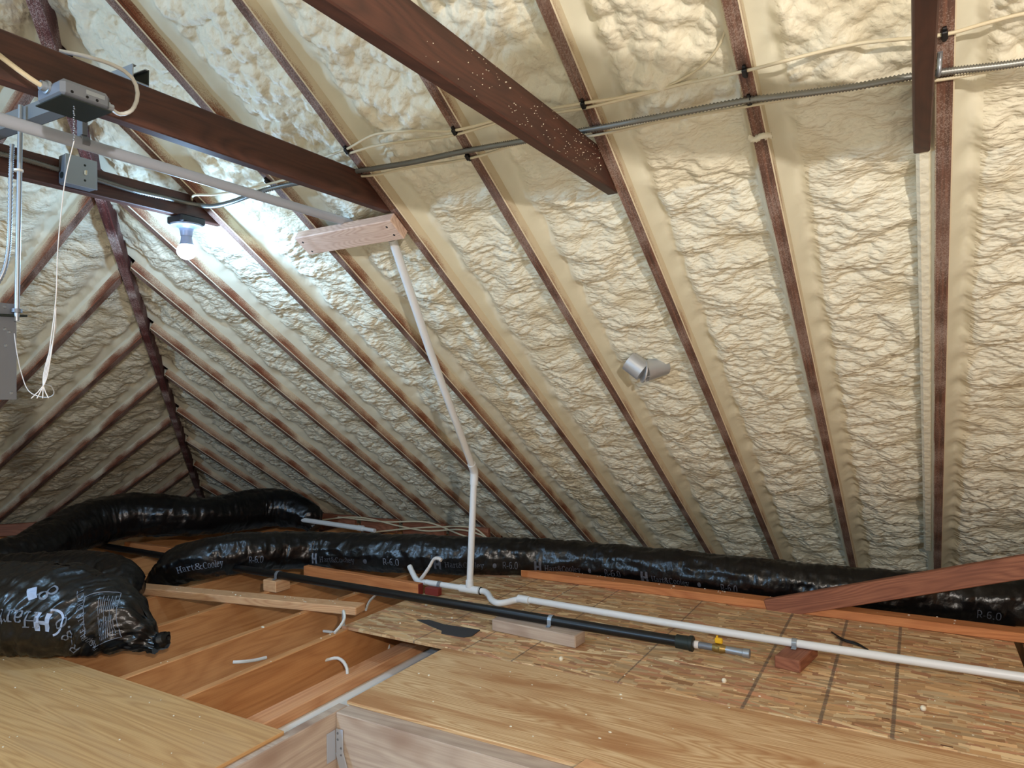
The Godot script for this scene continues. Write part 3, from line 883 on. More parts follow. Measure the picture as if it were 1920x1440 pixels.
func build_pipes() -> void:
	# upper white pipe under the middle tie
	var t := thing("drain_pipe", "long pale plastic pipe running overhead from the left edge to the pink block", "pipe")
	part("pipe", tube_mb([P(-1.80, 0.664, -0.35), P(-1.80, 0.664, -1.93)], 0.0152, 20, 0.02, false), M.pvc_grey, t)
	part("clamp", ring(P(-1.80, 0.668, -0.955), Vector3.BACK, 0.0172, 0.020), M.dull_steel, t)
	part("clamp_stem", box_mb(P(-1.815, 0.684, -0.962), P(-1.79, 0.760, -0.948), 0.001), M.dull_steel, t)
	# sloped and upright white pipe
	t = thing("vent_pipe", "white plastic pipe rising from the deck tee, bent along the roof slope", "pipe")
	var el := P(-1.925, -0.368, -2.905)
	part("upright", tube_mb([P(-1.962, -0.94, -2.90), el + Vector3(-0.002, -0.02, 0)], 0.0167, 18, 0.02, false), M.pvc, t)
	part("slope_pipe", tube_mb([el + Vector3(0.004, 0.012, 0.012), P(-1.79, 0.20, -2.38), P(-1.665, 0.60, -1.99)], 0.0167, 18, 0.05, false), M.pvc, t)
	part("elbow", tube_mb([el + Vector3(-0.0035, -0.062, -0.0), el + Vector3(-0.001, -0.02, 0.0), el + Vector3(0.002, 0.005, 0.006), el + Vector3(0.012, 0.045, 0.042)], 0.0205, 18, 0.006), M.pvc, t)
	# horizontal white pipe on the deck
	t = thing("water_pipe", "white plastic pipe lying along the deck with a tee and an s-bend", "pipe")
	var zt := -2.90
	part("pipe", tube_mb([P(-2.24, -0.955, zt - 0.005), P(-1.90, -0.957, zt)], 0.0145, 16, 0.02, false), M.pvc, t)
	part("tee", tube_mb([P(-2.02, -0.957, zt), P(-1.905, -0.957, zt)], 0.0190, 18, 0.02, false), M.pvc, t)
	part("tee_branch", ring(P(-1.962, -0.928, zt), Vector3.UP, 0.0200, 0.036), M.pvc, t)
	part("bend", tube_mb([P(-1.91, -0.957, zt), P(-1.875, -0.957, zt), P(-1.835, -0.960, -2.875), P(-1.785, -0.967, -2.825), P(-1.735, -0.970, -2.802), P(-1.700, -0.967, -2.825), P(-1.672, -0.962, -2.858), P(-1.640, -0.955, -2.862), P(-1.60, -0.952, -2.86)], 0.0150, 16, 0.012), M.pvc, t)
	part("coupling", ring(P(-1.625, -0.952, -2.855), Vector3(1, 0, 0.05), 0.0182, 0.062), M.pvc, t)
	part("pipe", tube_mb([P(-1.62, -0.952, -2.86), P(-0.93, -0.942, -2.800), P(-0.4, -0.940, -2.783), P(0.281, -0.940, -2.788), P(1.6, -0.940, -2.80)], 0.0150, 16, 0.05), M.pvc, t)
	part("ring", ring(P(-1.897, -0.957, zt), Vector3.RIGHT, 0.0194, 0.004), M.dark_steel, t)
	strap(P(-2.148, -0.955, zt), 0.0145, M.steel, t)
	strap(P(-0.417, -0.940, -2.784), 0.0150, M.steel, t)
	# stub end and torn wrapper behind the orange block
	solid("pipe_stub", tube_mb([P(-2.40, -0.905, -2.97), P(-2.36, -0.93, -2.945), P(-2.31, -0.957, -2.92), P(-2.24, -0.957, -2.905)], 0.0145, 14), M.pvc, "bent white pipe end rising behind the orange block", "pipe")
	var wrap := MB.new()
	wrap.tube(smooth([P(-2.27, -0.94, -2.90), P(-2.24, -0.905, -2.90), P(-2.215, -0.865, -2.91), P(-2.20, -0.835, -2.92), P(-2.16, -0.827, -2.92), P(-2.135, -0.835, -2.92)], 0.01), PackedFloat32Array([0.010]), 7)
	for k in wrap.v.size():
		wrap.v[k] += Vector3(0, 0, 0.5 * 0.01 * n_fine.get_noise_3d(wrap.v[k].x * 90, wrap.v[k].y * 90, 0))
	for k in wrap.v.size():
		var f := clampf((wrap.v[k].y - 0.06) / 0.11, 0.0, 1.0)
		wrap.v[k].x = lerpf(wrap.v[k].x, -2.25 + (wrap.v[k].y - 0.06) * 0.5, f * 0.25)
	solid("torn_tape", wrap, M.paper, "torn white tape sticking up beside the bent pipe end", "tape")
	# black pipe
	t = thing("gas_pipe", "long straight black pipe across the joists and deck with a valve end", "pipe")
	part("pipe", tube_mb([P(-6.2, -0.93, -2.62), P(-4.5, -0.93, -2.60), P(-2.8, -0.93, -2.59), P(-0.79, -0.93, -2.575)], 0.0200, 20, 0.05), M.black_pipe, t)
	part("coupling", ring(P(-0.775, -0.93, -2.575), Vector3.RIGHT, 0.0255, 0.060), M.dark_steel, t)
	part("coupling_rim", ring(P(-0.748, -0.93, -2.575), Vector3.RIGHT, 0.0285, 0.014), M.dark_steel, t)
	part("nipple", tube_mb([P(-0.745, -0.93, -2.575), P(-0.655, -0.930, -2.572)], 0.0125, 14, 0.02, false), M.dull_steel, t)
	part("tape_band", ring(P(-0.728, -0.93, -2.574), Vector3.RIGHT, 0.0140, 0.016), M.paper, t)
	var vb := part("valve_body", lathe_mb(P(-0.668, -0.930, -2.572), Vector3.RIGHT, [Vector2(0.0, 0.0), Vector2(0.014, 0.0), Vector2(0.017, 0.012), Vector2(0.017, 0.022), Vector2(0.019, 0.028), Vector2(0.017, 0.036), Vector2(0.013, 0.050), Vector2(0.0, 0.050)], 8), M.brass, t)
	part("valve_handle", box_mb(P(-0.660, -0.912, -2.580), P(-0.632, -0.892, -2.566), 0.004), M.yellow, vb)
	part("valve_handle_wing", box_mb(P(-0.655, -0.894, -2.577), P(-0.648, -0.884, -2.569), 0.002), M.yellow, vb)
	part("adapter", tube_mb([P(-0.622, -0.930, -2.572), P(-0.555, -0.931, -2.570)], 0.0130, 16, 0.02, false), M.steel, t)
	part("adapter_cap", ring(P(-0.548, -0.931, -2.570), Vector3.RIGHT, 0.0165, 0.024), M.steel, t)
	strap(P(-2.996, -0.93, -2.592), 0.0200, M.steel, t)
	strap(P(-1.338, -0.93, -2.580), 0.0200, M.steel, t)
	# far white pipe by the eave
	t = thing("far_pipe", "short white pipe near the eave above the long duct", "pipe")
	part("pipe", tube_mb([P(-4.17, -0.885, -3.72), P(-3.42, -0.895, -3.67)], 0.0175, 16, 0.05, false), M.pvc, t)
	part("coupling", ring(P(-3.40, -0.895, -3.67), Vector3(1, 0, 0.05), 0.0200, 0.05), M.pvc, t)
	part("nipple", tube_mb([P(-3.40, -0.895, -3.67), P(-3.26, -0.90, -3.66)], 0.0140, 14, 0.05, false), M.pvc, t)


# ---------------------------------------------------------------- ducts
class Sweep:
	var p := PackedVector3Array()
	var t := PackedVector3Array()
	var s := PackedVector3Array()       # towards the camera side
	var up := PackedVector3Array()
	var r := PackedFloat32Array()
	var step := 0.012
	var nz := FastNoiseLite.new()
	var fold := 1.0
	var skew := 0.0
	var flat := 1.0

	func setup(pts: Array, rad: Array, st: float, host: Node) -> void:
		step = st
		p = host.smooth(pts, st)
		var cum := [0.0]
		for k in range(1, pts.size()): cum.push_back(cum[-1] + (pts[k] as Vector3).distance_to(pts[k - 1]))
		var m := p.size()
		for k in m:
			var tt := (p[mini(k + 2, m - 1)] - p[maxi(k - 2, 0)]).normalized()
			t.push_back(tt)
			var sd := tt.cross(Vector3.UP)
			if k > 0 and sd.length() < 0.35: sd = s[k - 1] - tt * s[k - 1].dot(tt)
			sd = sd.normalized()
			if k > 0 and sd.dot(s[k - 1]) < 0.0: sd = -sd
			s.push_back(sd)
			up.push_back(sd.cross(tt))
			var l: float = float(k) / (m - 1) * cum[-1]
			var q := 0
			while q < cum.size() - 2 and cum[q + 1] < l: q += 1
			var f := clampf((l - cum[q]) / maxf(cum[q + 1] - cum[q], 1e-5), 0.0, 1.0)
			f = f * f * (3.0 - 2.0 * f)
			r.push_back(lerpf(rad[q], rad[q + 1], f))

	# angle 0 is the top, positive turns towards s
	func at(l: float, a: float, lift := 0.0) -> Vector3:
		var k := clampf(l / step, 0.0, p.size() - 1.001)
		var i := int(k)
		var f := k - i
		var rr := lerpf(r[i], r[i + 1], f)
		var d := (up[i].lerp(up[i + 1], f) * cos(a) + s[i].lerp(s[i + 1], f) * sin(a)).normalized()
		var c := p[i].lerp(p[i + 1], f)
		var ca := cos(a)
		var sa := sin(a)
		var w := l + skew * a
		var n1 := nz.get_noise_3d(w * 22.0, ca * 0.8, sa * 0.8)
		var n2 := nz.get_noise_3d(w * 9.0 + 40.0, ca * 1.3, sa * 1.3)
		var n3 := nz.get_noise_3d(l * 3.0 + 80.0, ca * 2.0, sa * 2.0)
		var dd := fold * ((absf(n1) - 0.25) * 0.0075 + n2 * 0.008 + n3 * 0.008) * minf(1.0, rr / 0.08)
		return c + d * (rr + dd + lift)

	func mesh(seg: int, dust: Color, base: Color) -> MB:
		var mb := MB.new()
		var m := p.size()
		for k in m:
			for j in seg + 1:
				var a := TAU * j / seg
				mb.vert(at(k * step, a), up[k] * cos(a) + s[k] * sin(a), Vector2(k * step, float(j) / seg))
		for k in m:
			for j in seg + 1:
				var e := mb.v[k * (seg + 1) + (j + 1) % seg] - mb.v[k * (seg + 1) + (j + seg - 1) % seg]
				var f := mb.v[mini(k + 1, m - 1) * (seg + 1) + j] - mb.v[maxi(k - 1, 0) * (seg + 1) + j]
				var nn := e.cross(f).normalized()
				var q := k * (seg + 1) + j
				mb.n[q] = nn if nn.dot(mb.n[q]) > 0.0 else -nn
		mb.grid(0, seg + 1, m)
		for e in [0, m - 1]:
			for j in seg:
				mb.tri(p[e], mb.v[e * (seg + 1) + j], mb.v[e * (seg + 1) + j + 1], t[e] * (-1.0 if e == 0 else 1.0))
		return mb


func text_on(sw: Sweep, txt: String, serif: bool, l: float, ang: float, height: float, turn: float, m: Material, parent: Node3D, called := "lettering") -> void:
	var tm := TextMesh.new()
	var f := SystemFont.new()
	f.font_names = PackedStringArray(["Droid Serif" if serif else "Droid Sans"])
	tm.font = f
	tm.font_size = 32
	tm.pixel_size = height / 24.0
	tm.depth = 0.0
	tm.curve_step = 1.0
	tm.text = txt
	var arr := tm.get_mesh_arrays()
	var vs: PackedVector3Array = arr[Mesh.ARRAY_VERTEX]
	var ix: PackedInt32Array = arr[Mesh.ARRAY_INDEX]
	var lines := []
	for k in range(0, ix.size(), 3):
		lines.push_back([vs[ix[k]], vs[ix[k + 1]], vs[ix[k + 2]]])
	print_on(sw, lines, l, ang, turn, m, parent, called)


# flat triangles (x right, y up, metres) laid on a duct's skin
func print_on(sw: Sweep, tris: Array, l: float, ang: float, turn: float, m: Material, parent: Node3D, called: String) -> void:
	var mb := MB.new()
	var i0 := clampi(int(l / sw.step), 0, sw.p.size() - 2)
	var rr := sw.r[i0]
	var todo := []
	for t in tris: todo.push_back(t)
	var done := 0
	while done < todo.size() and todo.size() < 6000:
		var t: Array = todo[done]
		done += 1
		var longest := -1
		var most := 0.02
		for k in 3:
			var d: float = (t[k] as Vector3).distance_to(t[(k + 1) % 3])
			if d > most: most = d; longest = k
		if longest >= 0:
			var mid: Vector3 = (t[longest] + t[(longest + 1) % 3]) / 2.0
			todo.push_back([t[longest], mid, t[(longest + 2) % 3]])
			todo.push_back([mid, t[(longest + 1) % 3], t[(longest + 2) % 3]])
			continue
		var q := []
		var o := Vector3.ZERO
		for k in 3:
			var v: Vector3 = t[k]
			var x := v.x * cos(turn) - v.y * sin(turn)
			var y := v.x * sin(turn) + v.y * cos(turn)
			q.push_back(sw.at(l + x, ang - y / rr, 0.0024))
		o = q[0] - sw.p[clampi(int((l) / sw.step), 0, sw.p.size() - 1)]
		mb.tri(q[0], q[1], q[2], o)
	part(called, mb, m, parent)


func bar(x0: float, y0: float, x1: float, y1: float) -> Array:
	var a := Vector3(x0, y0, 0); var b := Vector3(x1, y0, 0); var c := Vector3(x1, y1, 0); var d := Vector3(x0, y1, 0)
	return [[a, b, c], [a, c, d]]


func build_ducts() -> void:
	# the long duct along the eave
	var t := thing("flexible_duct", "long black plastic duct marked R-6.0 snaking along the eave behind the white pipe", "duct", "black flexible ducts")
	var sw := Sweep.new()
	sw.nz.frequency = 1.0; sw.nz.seed = 3; sw.nz.fractal_octaves = 2
	sw.setup([P(-3.80, -1.03, -2.38), P(-3.74, -0.985, -2.405), P(-3.65, -0.92, -2.45), P(-3.50, -0.875, -2.53), P(-3.37, -0.865, -2.70), P(-3.27, -0.885, -2.90), P(-3.144, -0.90, -3.039), P(-2.808, -0.90, -3.139), P(-2.485, -0.90, -3.235), P(-2.185, -0.902, -3.345), P(-1.908, -0.908, -3.47), P(-1.606, -0.912, -3.547), P(-1.294, -0.912, -3.555), P(-1.006, -0.912, -3.555), P(-0.738, -0.914, -3.556), P(-0.498, -0.920, -3.57), P(-0.27, -0.925, -3.60), P(0.049, -0.935, -3.68), P(0.348, -0.94, -3.72), P(0.7, -0.94, -3.76), P(1.4, -0.93, -3.78)],
		[0.05, 0.08, 0.105, 0.112, 0.112, 0.110, 0.110, 0.110, 0.110, 0.108, 0.104, 0.101, 0.101, 0.101, 0.101, 0.102, 0.103, 0.106, 0.110, 0.110, 0.110], 0.0125, self)
	sw.fold = 0.85
	part("jacket", sw.mesh(56, Color.GRAY, Color.BLACK), M.plastic, t)
	var len_at := func(x: float) -> float:
		for k in sw.p.size():
			if sw.p[k].x > x and k * sw.step > 0.6: return k * sw.step
		return 0.0
	for q in [[-3.36, 1.80], [-2.66, 1.83], [-2.03, 1.85], [-1.43, 1.9], [-0.82, 1.95], [0.23, 1.9]]:
		var l: float = len_at.call(q[0])
		text_on(sw, "R-6.0", false, l, q[1], 0.040, 0.0, M.print if q[0] < -2.2 else M.print_dim, t)
	text_on(sw, "Hart&Cooley", true, 0.50, 1.75, 0.036, 0.0, M.print, t)
	for q in [[-3.02, 1.85], [-2.27, 1.88], [-1.74, 1.9], [-1.13, 1.95]]:
		var l: float = len_at.call(q[0])
		text_on(sw, "Hart&Cooley", true, l + 0.02, q[1], 0.034, 0.0, M.print_dim, t)
		var lg := []
		lg.append_array(bar(-0.030, -0.030, -0.012, 0.034)); lg.append_array(bar(0.006, -0.030, 0.024, 0.034)); lg.append_array(bar(-0.012, -0.004, 0.006, 0.010))
		print_on(sw, lg, l - 0.165, q[1] - 0.02, 0.0, M.print if q[0] < -2.5 else M.print_dim, t, "emblem")
		var dm := []
		for k in 10:
			var a := TAU * k / 10.0
			var b := TAU * (k + 1) / 10.0
			dm.push_back([Vector3(0, 0, 0), Vector3(cos(a), sin(a), 0) * 0.014, Vector3(cos(b), sin(b), 0) * 0.014])
		print_on(sw, dm, l + 0.235, q[1] - 0.02, 0.0, M.print_dim, t, "seal")
	# the far duct, arching over the black pipe
	t = thing("flexible_duct", "black plastic duct farthest back at left, humped over the black pipe", "duct", "black flexible ducts")
	sw = Sweep.new()
	sw.nz.frequency = 1.0; sw.nz.seed = 8; sw.nz.fractal_octaves = 2
	sw.setup([P(-4.55, -0.93, -1.35), P(-4.50, -0.90, -1.62), P(-4.45, -0.87, -1.85), P(-4.50, -0.85, -2.08), P(-4.62, -0.80, -2.33), P(-4.66, -0.752, -2.60), P(-4.60, -0.745, -2.78), P(-4.50, -0.765, -2.92), P(-4.42, -0.79, -3.06), P(-4.38, -0.80, -3.22), P(-4.36, -0.80, -3.42), P(-4.34, -0.80, -3.60), P(-4.22, -0.815, -3.73), P(-4.06, -0.87, -3.79), P(-3.98, -0.96, -3.80)],
		[0.145, 0.145, 0.13, 0.125, 0.14, 0.15, 0.153, 0.145, 0.13, 0.132, 0.142, 0.15, 0.14, 0.11, 0.06], 0.0125, self)
	sw.fold = 0.9
	part("jacket", sw.mesh(56, Color.GRAY, Color.BLACK), M.plastic, t)
	# duct end lying behind the big one
	t = thing("flexible_duct", "smaller black duct end poking out behind the big left duct", "duct", "black flexible ducts")
	sw = Sweep.new()
	sw.nz.frequency = 1.0; sw.nz.seed = 12; sw.nz.fractal_octaves = 2
	sw.setup([P(-4.25, -0.88, -1.72), P(-4.0, -0.875, -1.85), P(-3.80, -0.875, -1.97), P(-3.66, -0.885, -2.03), P(-3.52, -0.905, -2.03), P(-3.42, -0.94, -1.99), P(-3.36, -0.98, -1.95)], [0.115, 0.118, 0.12, 0.122, 0.118, 0.09, 0.04], 0.0125, self)
	part("jacket", sw.mesh(48, Color.GRAY, Color.BLACK), M.plastic, t)
	var cl2 := []
	for k in 5: cl2.append_array(bar(-0.02, -0.05 + k * 0.022, 0.02, -0.042 + k * 0.022))
	print_on(sw, cl2, sw.p.size() * sw.step - 0.12, 0.75, 0.3, M.print_dim, t, "printed_lines")
	# the big front duct
	t = thing("flexible_duct", "big shiny black duct marked R-8.0 in front at the left edge", "duct", "black flexible ducts")
	sw = Sweep.new()
	sw.nz.frequency = 1.0; sw.nz.seed = 17; sw.nz.fractal_octaves = 2
	sw.setup([P(-4.0, -0.82, -1.13), P(-3.65, -0.82, -1.25), P(-3.32, -0.822, -1.39), P(-3.12, -0.825, -1.48), P(-2.98, -0.838, -1.545), P(-2.87, -0.862, -1.60), P(-2.78, -0.895, -1.64), P(-2.72, -0.93, -1.665), P(-2.68, -0.955, -1.68), P(-2.655, -0.965, -1.69)], [0.185, 0.185, 0.185, 0.183, 0.177, 0.158, 0.122, 0.07, 0.040, 0.036], 0.010, self)
	sw.fold = 1.5
	sw.skew = 0.10
	part("jacket", sw.mesh(80, Color.GRAY, Color.BLACK), M.plastic, t)
	var tot := sw.p.size() * sw.step
	var ge := lathe_mb(P(-2.680, -0.958, -1.684), Vector3(0.75, 0.35, -0.30), [Vector2(0.0, -0.04), Vector2(0.030, -0.03), Vector2(0.036, -0.01), Vector2(0.030, 0.012), Vector2(0.036, 0.03), Vector2(0.040, 0.045), Vector2(0.030, 0.062), Vector2(0.012, 0.068), Vector2(0.0, 0.060)], 28)
	for k in ge.v.size():
		var g := ge.v[k] * 30.0
		ge.v[k] += ge.n[k] * 0.012 * n_fine.get_noise_3d(g.x, g.y * 0.4, g.z) + Vector3(0, -0.3 * maxf(ge.v[k].y - 0.05, 0.0), 0)
	part("gathered_end", ge, M.plastic, t)
	text_on(sw, "Hart&Cooley", true, tot - 0.80, 1.45, 0.062, PI, M.print, t)
	var em := []
	em.append_array(bar(-0.03, -0.035, -0.012, 0.035)); em.append_array(bar(0.008, -0.035, 0.026, 0.035)); em.append_array(bar(-0.012, -0.008, 0.008, 0.008))
	for k in 14:
		var a := -1.9 + 3.2 * k / 14.0
		var b := -1.9 + 3.2 * (k + 1) / 14.0
		var o := Vector3(-0.035, 0, 0)
		em.push_back([o + Vector3(-cos(a), sin(a), 0) * 0.045, o + Vector3(-cos(b), sin(b), 0) * 0.045, o + Vector3(-cos(b), sin(b), 0) * 0.054])
		em.push_back([o + Vector3(-cos(a), sin(a), 0) * 0.045, o + Vector3(-cos(b), sin(b), 0) * 0.054, o + Vector3(-cos(a), sin(a), 0) * 0.054])
	print_on(sw, em, tot - 0.54, 1.50, PI, M.print_bold, t, "emblem")
	text_on(sw, "R-8.0", false, tot - 0.42, 1.78, 0.055, 2.2, M.print, t)
	text_on(sw, "FLEXIBLE AIR DUCT", false, tot - 0.36, 1.45, 0.026, 2.2, M.print, t)
	var tb := []
	tb.append_array(bar(-0.11, -0.07, 0.11, -0.067)); tb.append_array(bar(-0.11, 0.07, 0.11, 0.073)); tb.append_array(bar(-0.11, -0.07, -0.107, 0.07)); tb.append_array(bar(0.107, -0.07, 0.11, 0.07))
	for k in 9:
		tb.append_array(bar(-0.095, -0.055 + k * 0.008, -0.02 + 0.02 * (k % 3), -0.0525 + k * 0.008))
		tb.append_array(bar(0.02, -0.055 + k * 0.008, 0.085 - 0.015 * (k % 2), -0.0525 + k * 0.008))
	print_on(sw, tb, tot - 0.29, 1.15, 2.2, M.print, t, "printed_table")
	var bl := []
	bl.append_array(bar(-0.016, -0.024, 0.016, 0.024))
	print_on(sw, bl, tot - 1.0, 0.72, 0.1, M.print_bold, t, "printed_block")
	print_on(sw, bl, tot - 0.62, 0.92, 0.5, M.print_bold, t, "printed_block")
	text_on(sw, "8", false, tot - 0.56, 0.85, 0.07, 2.4, M.print, t)


# ---------------------------------------------------------------- floor
func build_floor() -> void:
	var fl := part("floor", box_mb(P(-6.4, -1.26, -4.6), P(4.4, -1.198, 5.7), 0.001), M.drywall, self)
	struct(fl, "pale back of the ceiling board below the joists")
	var jl := {
		-2.219: "joist at the far sheet's corner, nearest of the bare joists", -2.579: "second bare joist, passing right of the big duct's end", -3.035: "third bare joist under the loose pine board",
		-3.515: "fourth bare joist, ending behind the big left duct", -4.01: "fifth bare joist beside the small duct end", -4.49: "sixth bare joist in front of the far duct's hump",
		-4.95: "joist under the far duct, left part", -5.42: "joist near the left eave"}
	for x: float in jl:
		var y := -1.104
		solid("ceiling_joist", board_mb(P(x, y, EAVE_Z + 0.05), P(x, y, 0.6), Vector3.UP, 0.184, 0.038, 0.003, -1, Vector2(x * 1.7, 0)), M.joist, jl[x], "joist", "ceiling joists")
	solid("ceiling_joist", board_mb(P(0.36, -1.104, EAVE_Z + 0.05), P(0.36, -1.104, -1.74), Vector3.UP, 0.184, 0.038, 0.003), M.joist, "joist at the right edge beside the strand board's end", "joist", "ceiling joists")
	# flat stud lying between the joists
	solid("flat_stud", board_mb(P(-2.10, -1.175, -3.3), P(-2.10, -1.175, -0.6), Vector3.UP, 0.046, 0.094, 0.004), M.stud, "flat orange stud lying in the open bay beside the near plywood", "stud")
	# deck sheets
	var th := 0.012
	solid("plywood_sheet", box_mb(P(-4.6, -1.012, -1.475), P(-1.688, -1.0, 0.9), 0.0015, Vector2(0.6, 0.2)), M.ply_left, "plywood sheet at the lower left in front of the big duct", "plywood", "plywood deck sheets")
	solid("plywood_sheet", box_mb(P(-1.668, -1.012, -2.272), P(1.9, -1.0, -1.722), 0.0015, Vector2(1.75, 0.45)), M.ply_right, "plywood sheet in the right foreground beside the hatch", "plywood", "plywood deck sheets")
	var sheets := [[-2.556, -2.280, "narrow near strip of strand board behind the right plywood"], [-3.46, -2.560, "wide strand board sheet under the white and black pipes"]]
	for q in sheets:
		var mb := box_mb(P(-2.23, -1.012, q[0]), P(0.31, -1.0, q[1]), 0.0015)
		for k in mb.v.size():
			mb.u[k] = Vector2((mb.v[k].x + 2.23) / 2.54, (mb.v[k].z + 3.46) / 1.18)
		solid("strand_board", mb, M.osb, q[2], "strand board", "strand board deck sheets")
	solid("plywood_offcut", board_mb(P(-0.81, -0.993, -1.70), P(-0.50, -0.993, -1.64), Vector3.UP, 0.012, 0.08, 0.001), M.pine, "pale plywood offcut at the bottom edge on the hatch side", "plywood")
	# hatch frame
	var t := thing("hatch_frame", "worn board frame of the attic hatch at the bottom of view", "hatch frame")
	part("side_board", box_mb(P(-1.700, -1.24, -1.72), P(-1.660, -1.012, 0.8), 0.003), M.frame, t)
	part("back_board", box_mb(P(-1.659, -1.24, -1.745), P(1.9, -1.012, -1.662), 0.003), M.frame, t)
	var br := part("hinge_plate", box_mb(P(-1.655, -1.150, -1.660), P(-1.625, -1.062, -1.6565), 0.001), M.pvc_grey, t)
	part("hinge_plate", board_mb(P(-1.642, -1.135, -1.658), P(-1.605, -1.235, -1.658), Vector3.RIGHT, 0.034, 0.004, 0.001), M.pvc_grey, t)
	part("hinge_plate", box_mb(P(-1.660, -1.160, -1.657), P(-1.657, -1.066, -1.620), 0.001), M.pvc_grey, t)
	for y in [-1.075, -1.095, -1.12, -1.142]:
		part("screw", lathe_mb(P(-1.640 + (0.008 if y < -1.1 else -0.006), y, -1.6565), Vector3.BACK, [Vector2(0.004, 0.0), Vector2(0.003, 0.002), Vector2(0.0, 0.002)], 10), M.dull_steel, t)
	# timber on the deck
	var up := Vector3.UP
	solid("deck_rail", board_mb(P(-1.93, -0.980, -3.405), P(1.6, -0.980, -3.395), up, 0.038, 0.085, 0.003), M.orange_wood, "long orange timber rail along the back edge of the strand board", "timber")
	solid("brace_board", board_mb(P(-0.62, -1.000, -3.372), P(1.15, -0.455, -3.372), up, 0.088, 0.036, 0.003), M.red_wood, "reddish brace board rising from the rail to the right edge", "timber")
	solid("loose_board", board_mb(P(-3.68, -0.992, -2.214), P(-2.312, -0.992, -2.488), up, 0.038, 0.085, 0.004), M.pine, "loose pale pine board lying across the open joists", "timber")
	t = thing("blocking_board", "orange blocking board between the black pipe and the long duct", "timber", "blocking boards on the joists")
	part("board", board_mb(P(-3.07, -0.977, -2.855), P(-2.225, -0.977, -2.835), up, 0.068, 0.038, 0.003), M.orange_wood, t)
	part("painted_end", board_mb(P(-2.2245, -0.977, -2.836), P(-2.221, -0.977, -2.836), up, 0.066, 0.037, 0.001), M.red_paint, t)
	solid("blocking_board", board_mb(P(-4.74, -0.975, -2.79), P(-3.80, -0.975, -2.82), up, 0.070, 0.038, 0.003), M.orange_wood, "orange blocking board under the far duct's hump", "timber", "blocking boards on the joists")
	solid("blocking_board", board_mb(P(-6.0, -0.975, -2.48), P(-5.1, -0.975, -2.51), up, 0.070, 0.038, 0.003), M.orange_wood, "orange blocking board at the left edge in front of the black pipe", "timber", "blocking boards on the joists")
	solid("red_block", box_mb(P(-2.205, -1.0, -2.88), P(-2.12, -0.962, -2.845), 0.003), M.red_paint, "small dark red block touching the orange blocking board's end", "block", "support blocks")
	solid("pipe_block", box_mb(P(-3.065, -1.012, -2.645), P(-2.965, -0.952, -2.545), 0.003), M.pine, "pale block under the black pipe's left strap", "block", "support blocks")
	solid("pipe_block", board_mb(P(-1.60, -0.975, -2.575), P(-1.19, -0.975, -2.545), up, 0.050, 0.085, 0.004), M.frame, "long weathered block under the black pipe's right strap", "block", "support blocks")
	solid("pipe_block", board_mb(P(-0.425, -0.978, -2.655), P(-0.39, -0.978, -2.86), up, 0.044, 0.092, 0.004), M.red_wood, "brown block under the strap on the white deck pipe", "block", "support blocks")
	# pink block nailed across two rafters, with its screws
	var s := 2.97
	t = thing("nailing_block", "pink-grey wooden block screwed across two rafters under the pipe end", "block")
	var into := on_main(0, 0, 1) - on_main(0, 0, 0)
	var nb := part("block", board_mb(on_main(-2.03, s - 0.02, 0.020), on_main(-1.555, s - 0.02, 0.020), into, 0.038, 0.092, 0.003), M.pink_pine, t)
	for q in [[-2.005, 0.02], [-2.0, -0.03], [-1.59, 0.02], [-1.585, -0.02]]:
		part("screw_hole", lathe_mb(on_main(q[0], s - 0.02 + q[1], 0.0388), into, [Vector2(0.005, 0.0), Vector2(0.004, 0.0006), Vector2(0.0, 0.0006)], 10), M.hole, nb)
	# foam-covered sister board beside the rightmost rafter
	var sb := board_mb(on_main(0.035, 0.3, -0.052), on_main(0.035, 2.93, -0.052), into, 0.075, 0.036, 0.010)
	sb.c.fill(lin(Color(0.870, 0.840, 0.745)))
	solid("sister_board", sb, M.foam, "foam-coated sister board below the upright collar tie", "timber")
	# eave boards behind the ducts
	for q in [[-4.65, -4.20, -1.0, "left"], [-4.25, -3.85, -0.965, "second"], [-3.80, -3.42, -0.965, "third"], [-3.38, -2.98, -0.965, "fourth"], [-2.95, -2.60, -0.965, "right"]]:
		solid("eave_board", board_mb(P(q[0], q[2] - 0.0, -4.12), P(q[1], q[2] + 0.01, -4.10), up, 0.10, 0.03, 0.003), M.red_wood, "red-brown board at the eave behind the far white pipe, %s one" % q[3], "timber", "boards at the eave")
	solid("eave_plate", board_mb(P(-5.86, -0.875, -2.2), P(-5.60, -0.915, -2.95), up, 0.085, 0.04, 0.003), M.red_wood, "red-brown plate at the left edge under the jack rafters' feet", "timber")
	# vent stub
	t = thing("roof_vent", "galvanised vent elbow poking out of the foam between two rafters", "vent")
	var vx := -0.955
	var vs := (0.102 + 1.0) / sm
	part("left_gore", tube_mb([on_main(vx - 0.058, vs + 0.034, -0.030), on_main(vx, vs, 0.004)], 0.044, 28, 0.01, false), M.bright_steel, t)
	part("right_gore", tube_mb([on_main(vx, vs, 0.004), on_main(vx + 0.060, vs - 0.050, -0.062)], 0.043, 28, 0.01, false), M.bright_steel, t)
	part("seam", ring(on_main(vx, vs, 0.003), on_main(1.0, -0.7, -0.25) - on_main(0, 0, 0), 0.0475, 0.007), M.bright_steel, t)
	for q in [0.45, 1.2, 2.0]:
		var o := (on_main(0, 0, 1) - on_main(0, 0, 0)) * sin(q) * 0.044 - (on_main(0.57, 0.82, 0) - on_main(0, 0, 0)) * cos(q) * 0.044
		part("crimp", tube_mb([on_main(vx + 0.006, vs - 0.005, 0.002) + o, on_main(vx + 0.052, vs - 0.043, -0.052) + o], 0.0022, 6, 0.02, false), M.bright_steel, t)
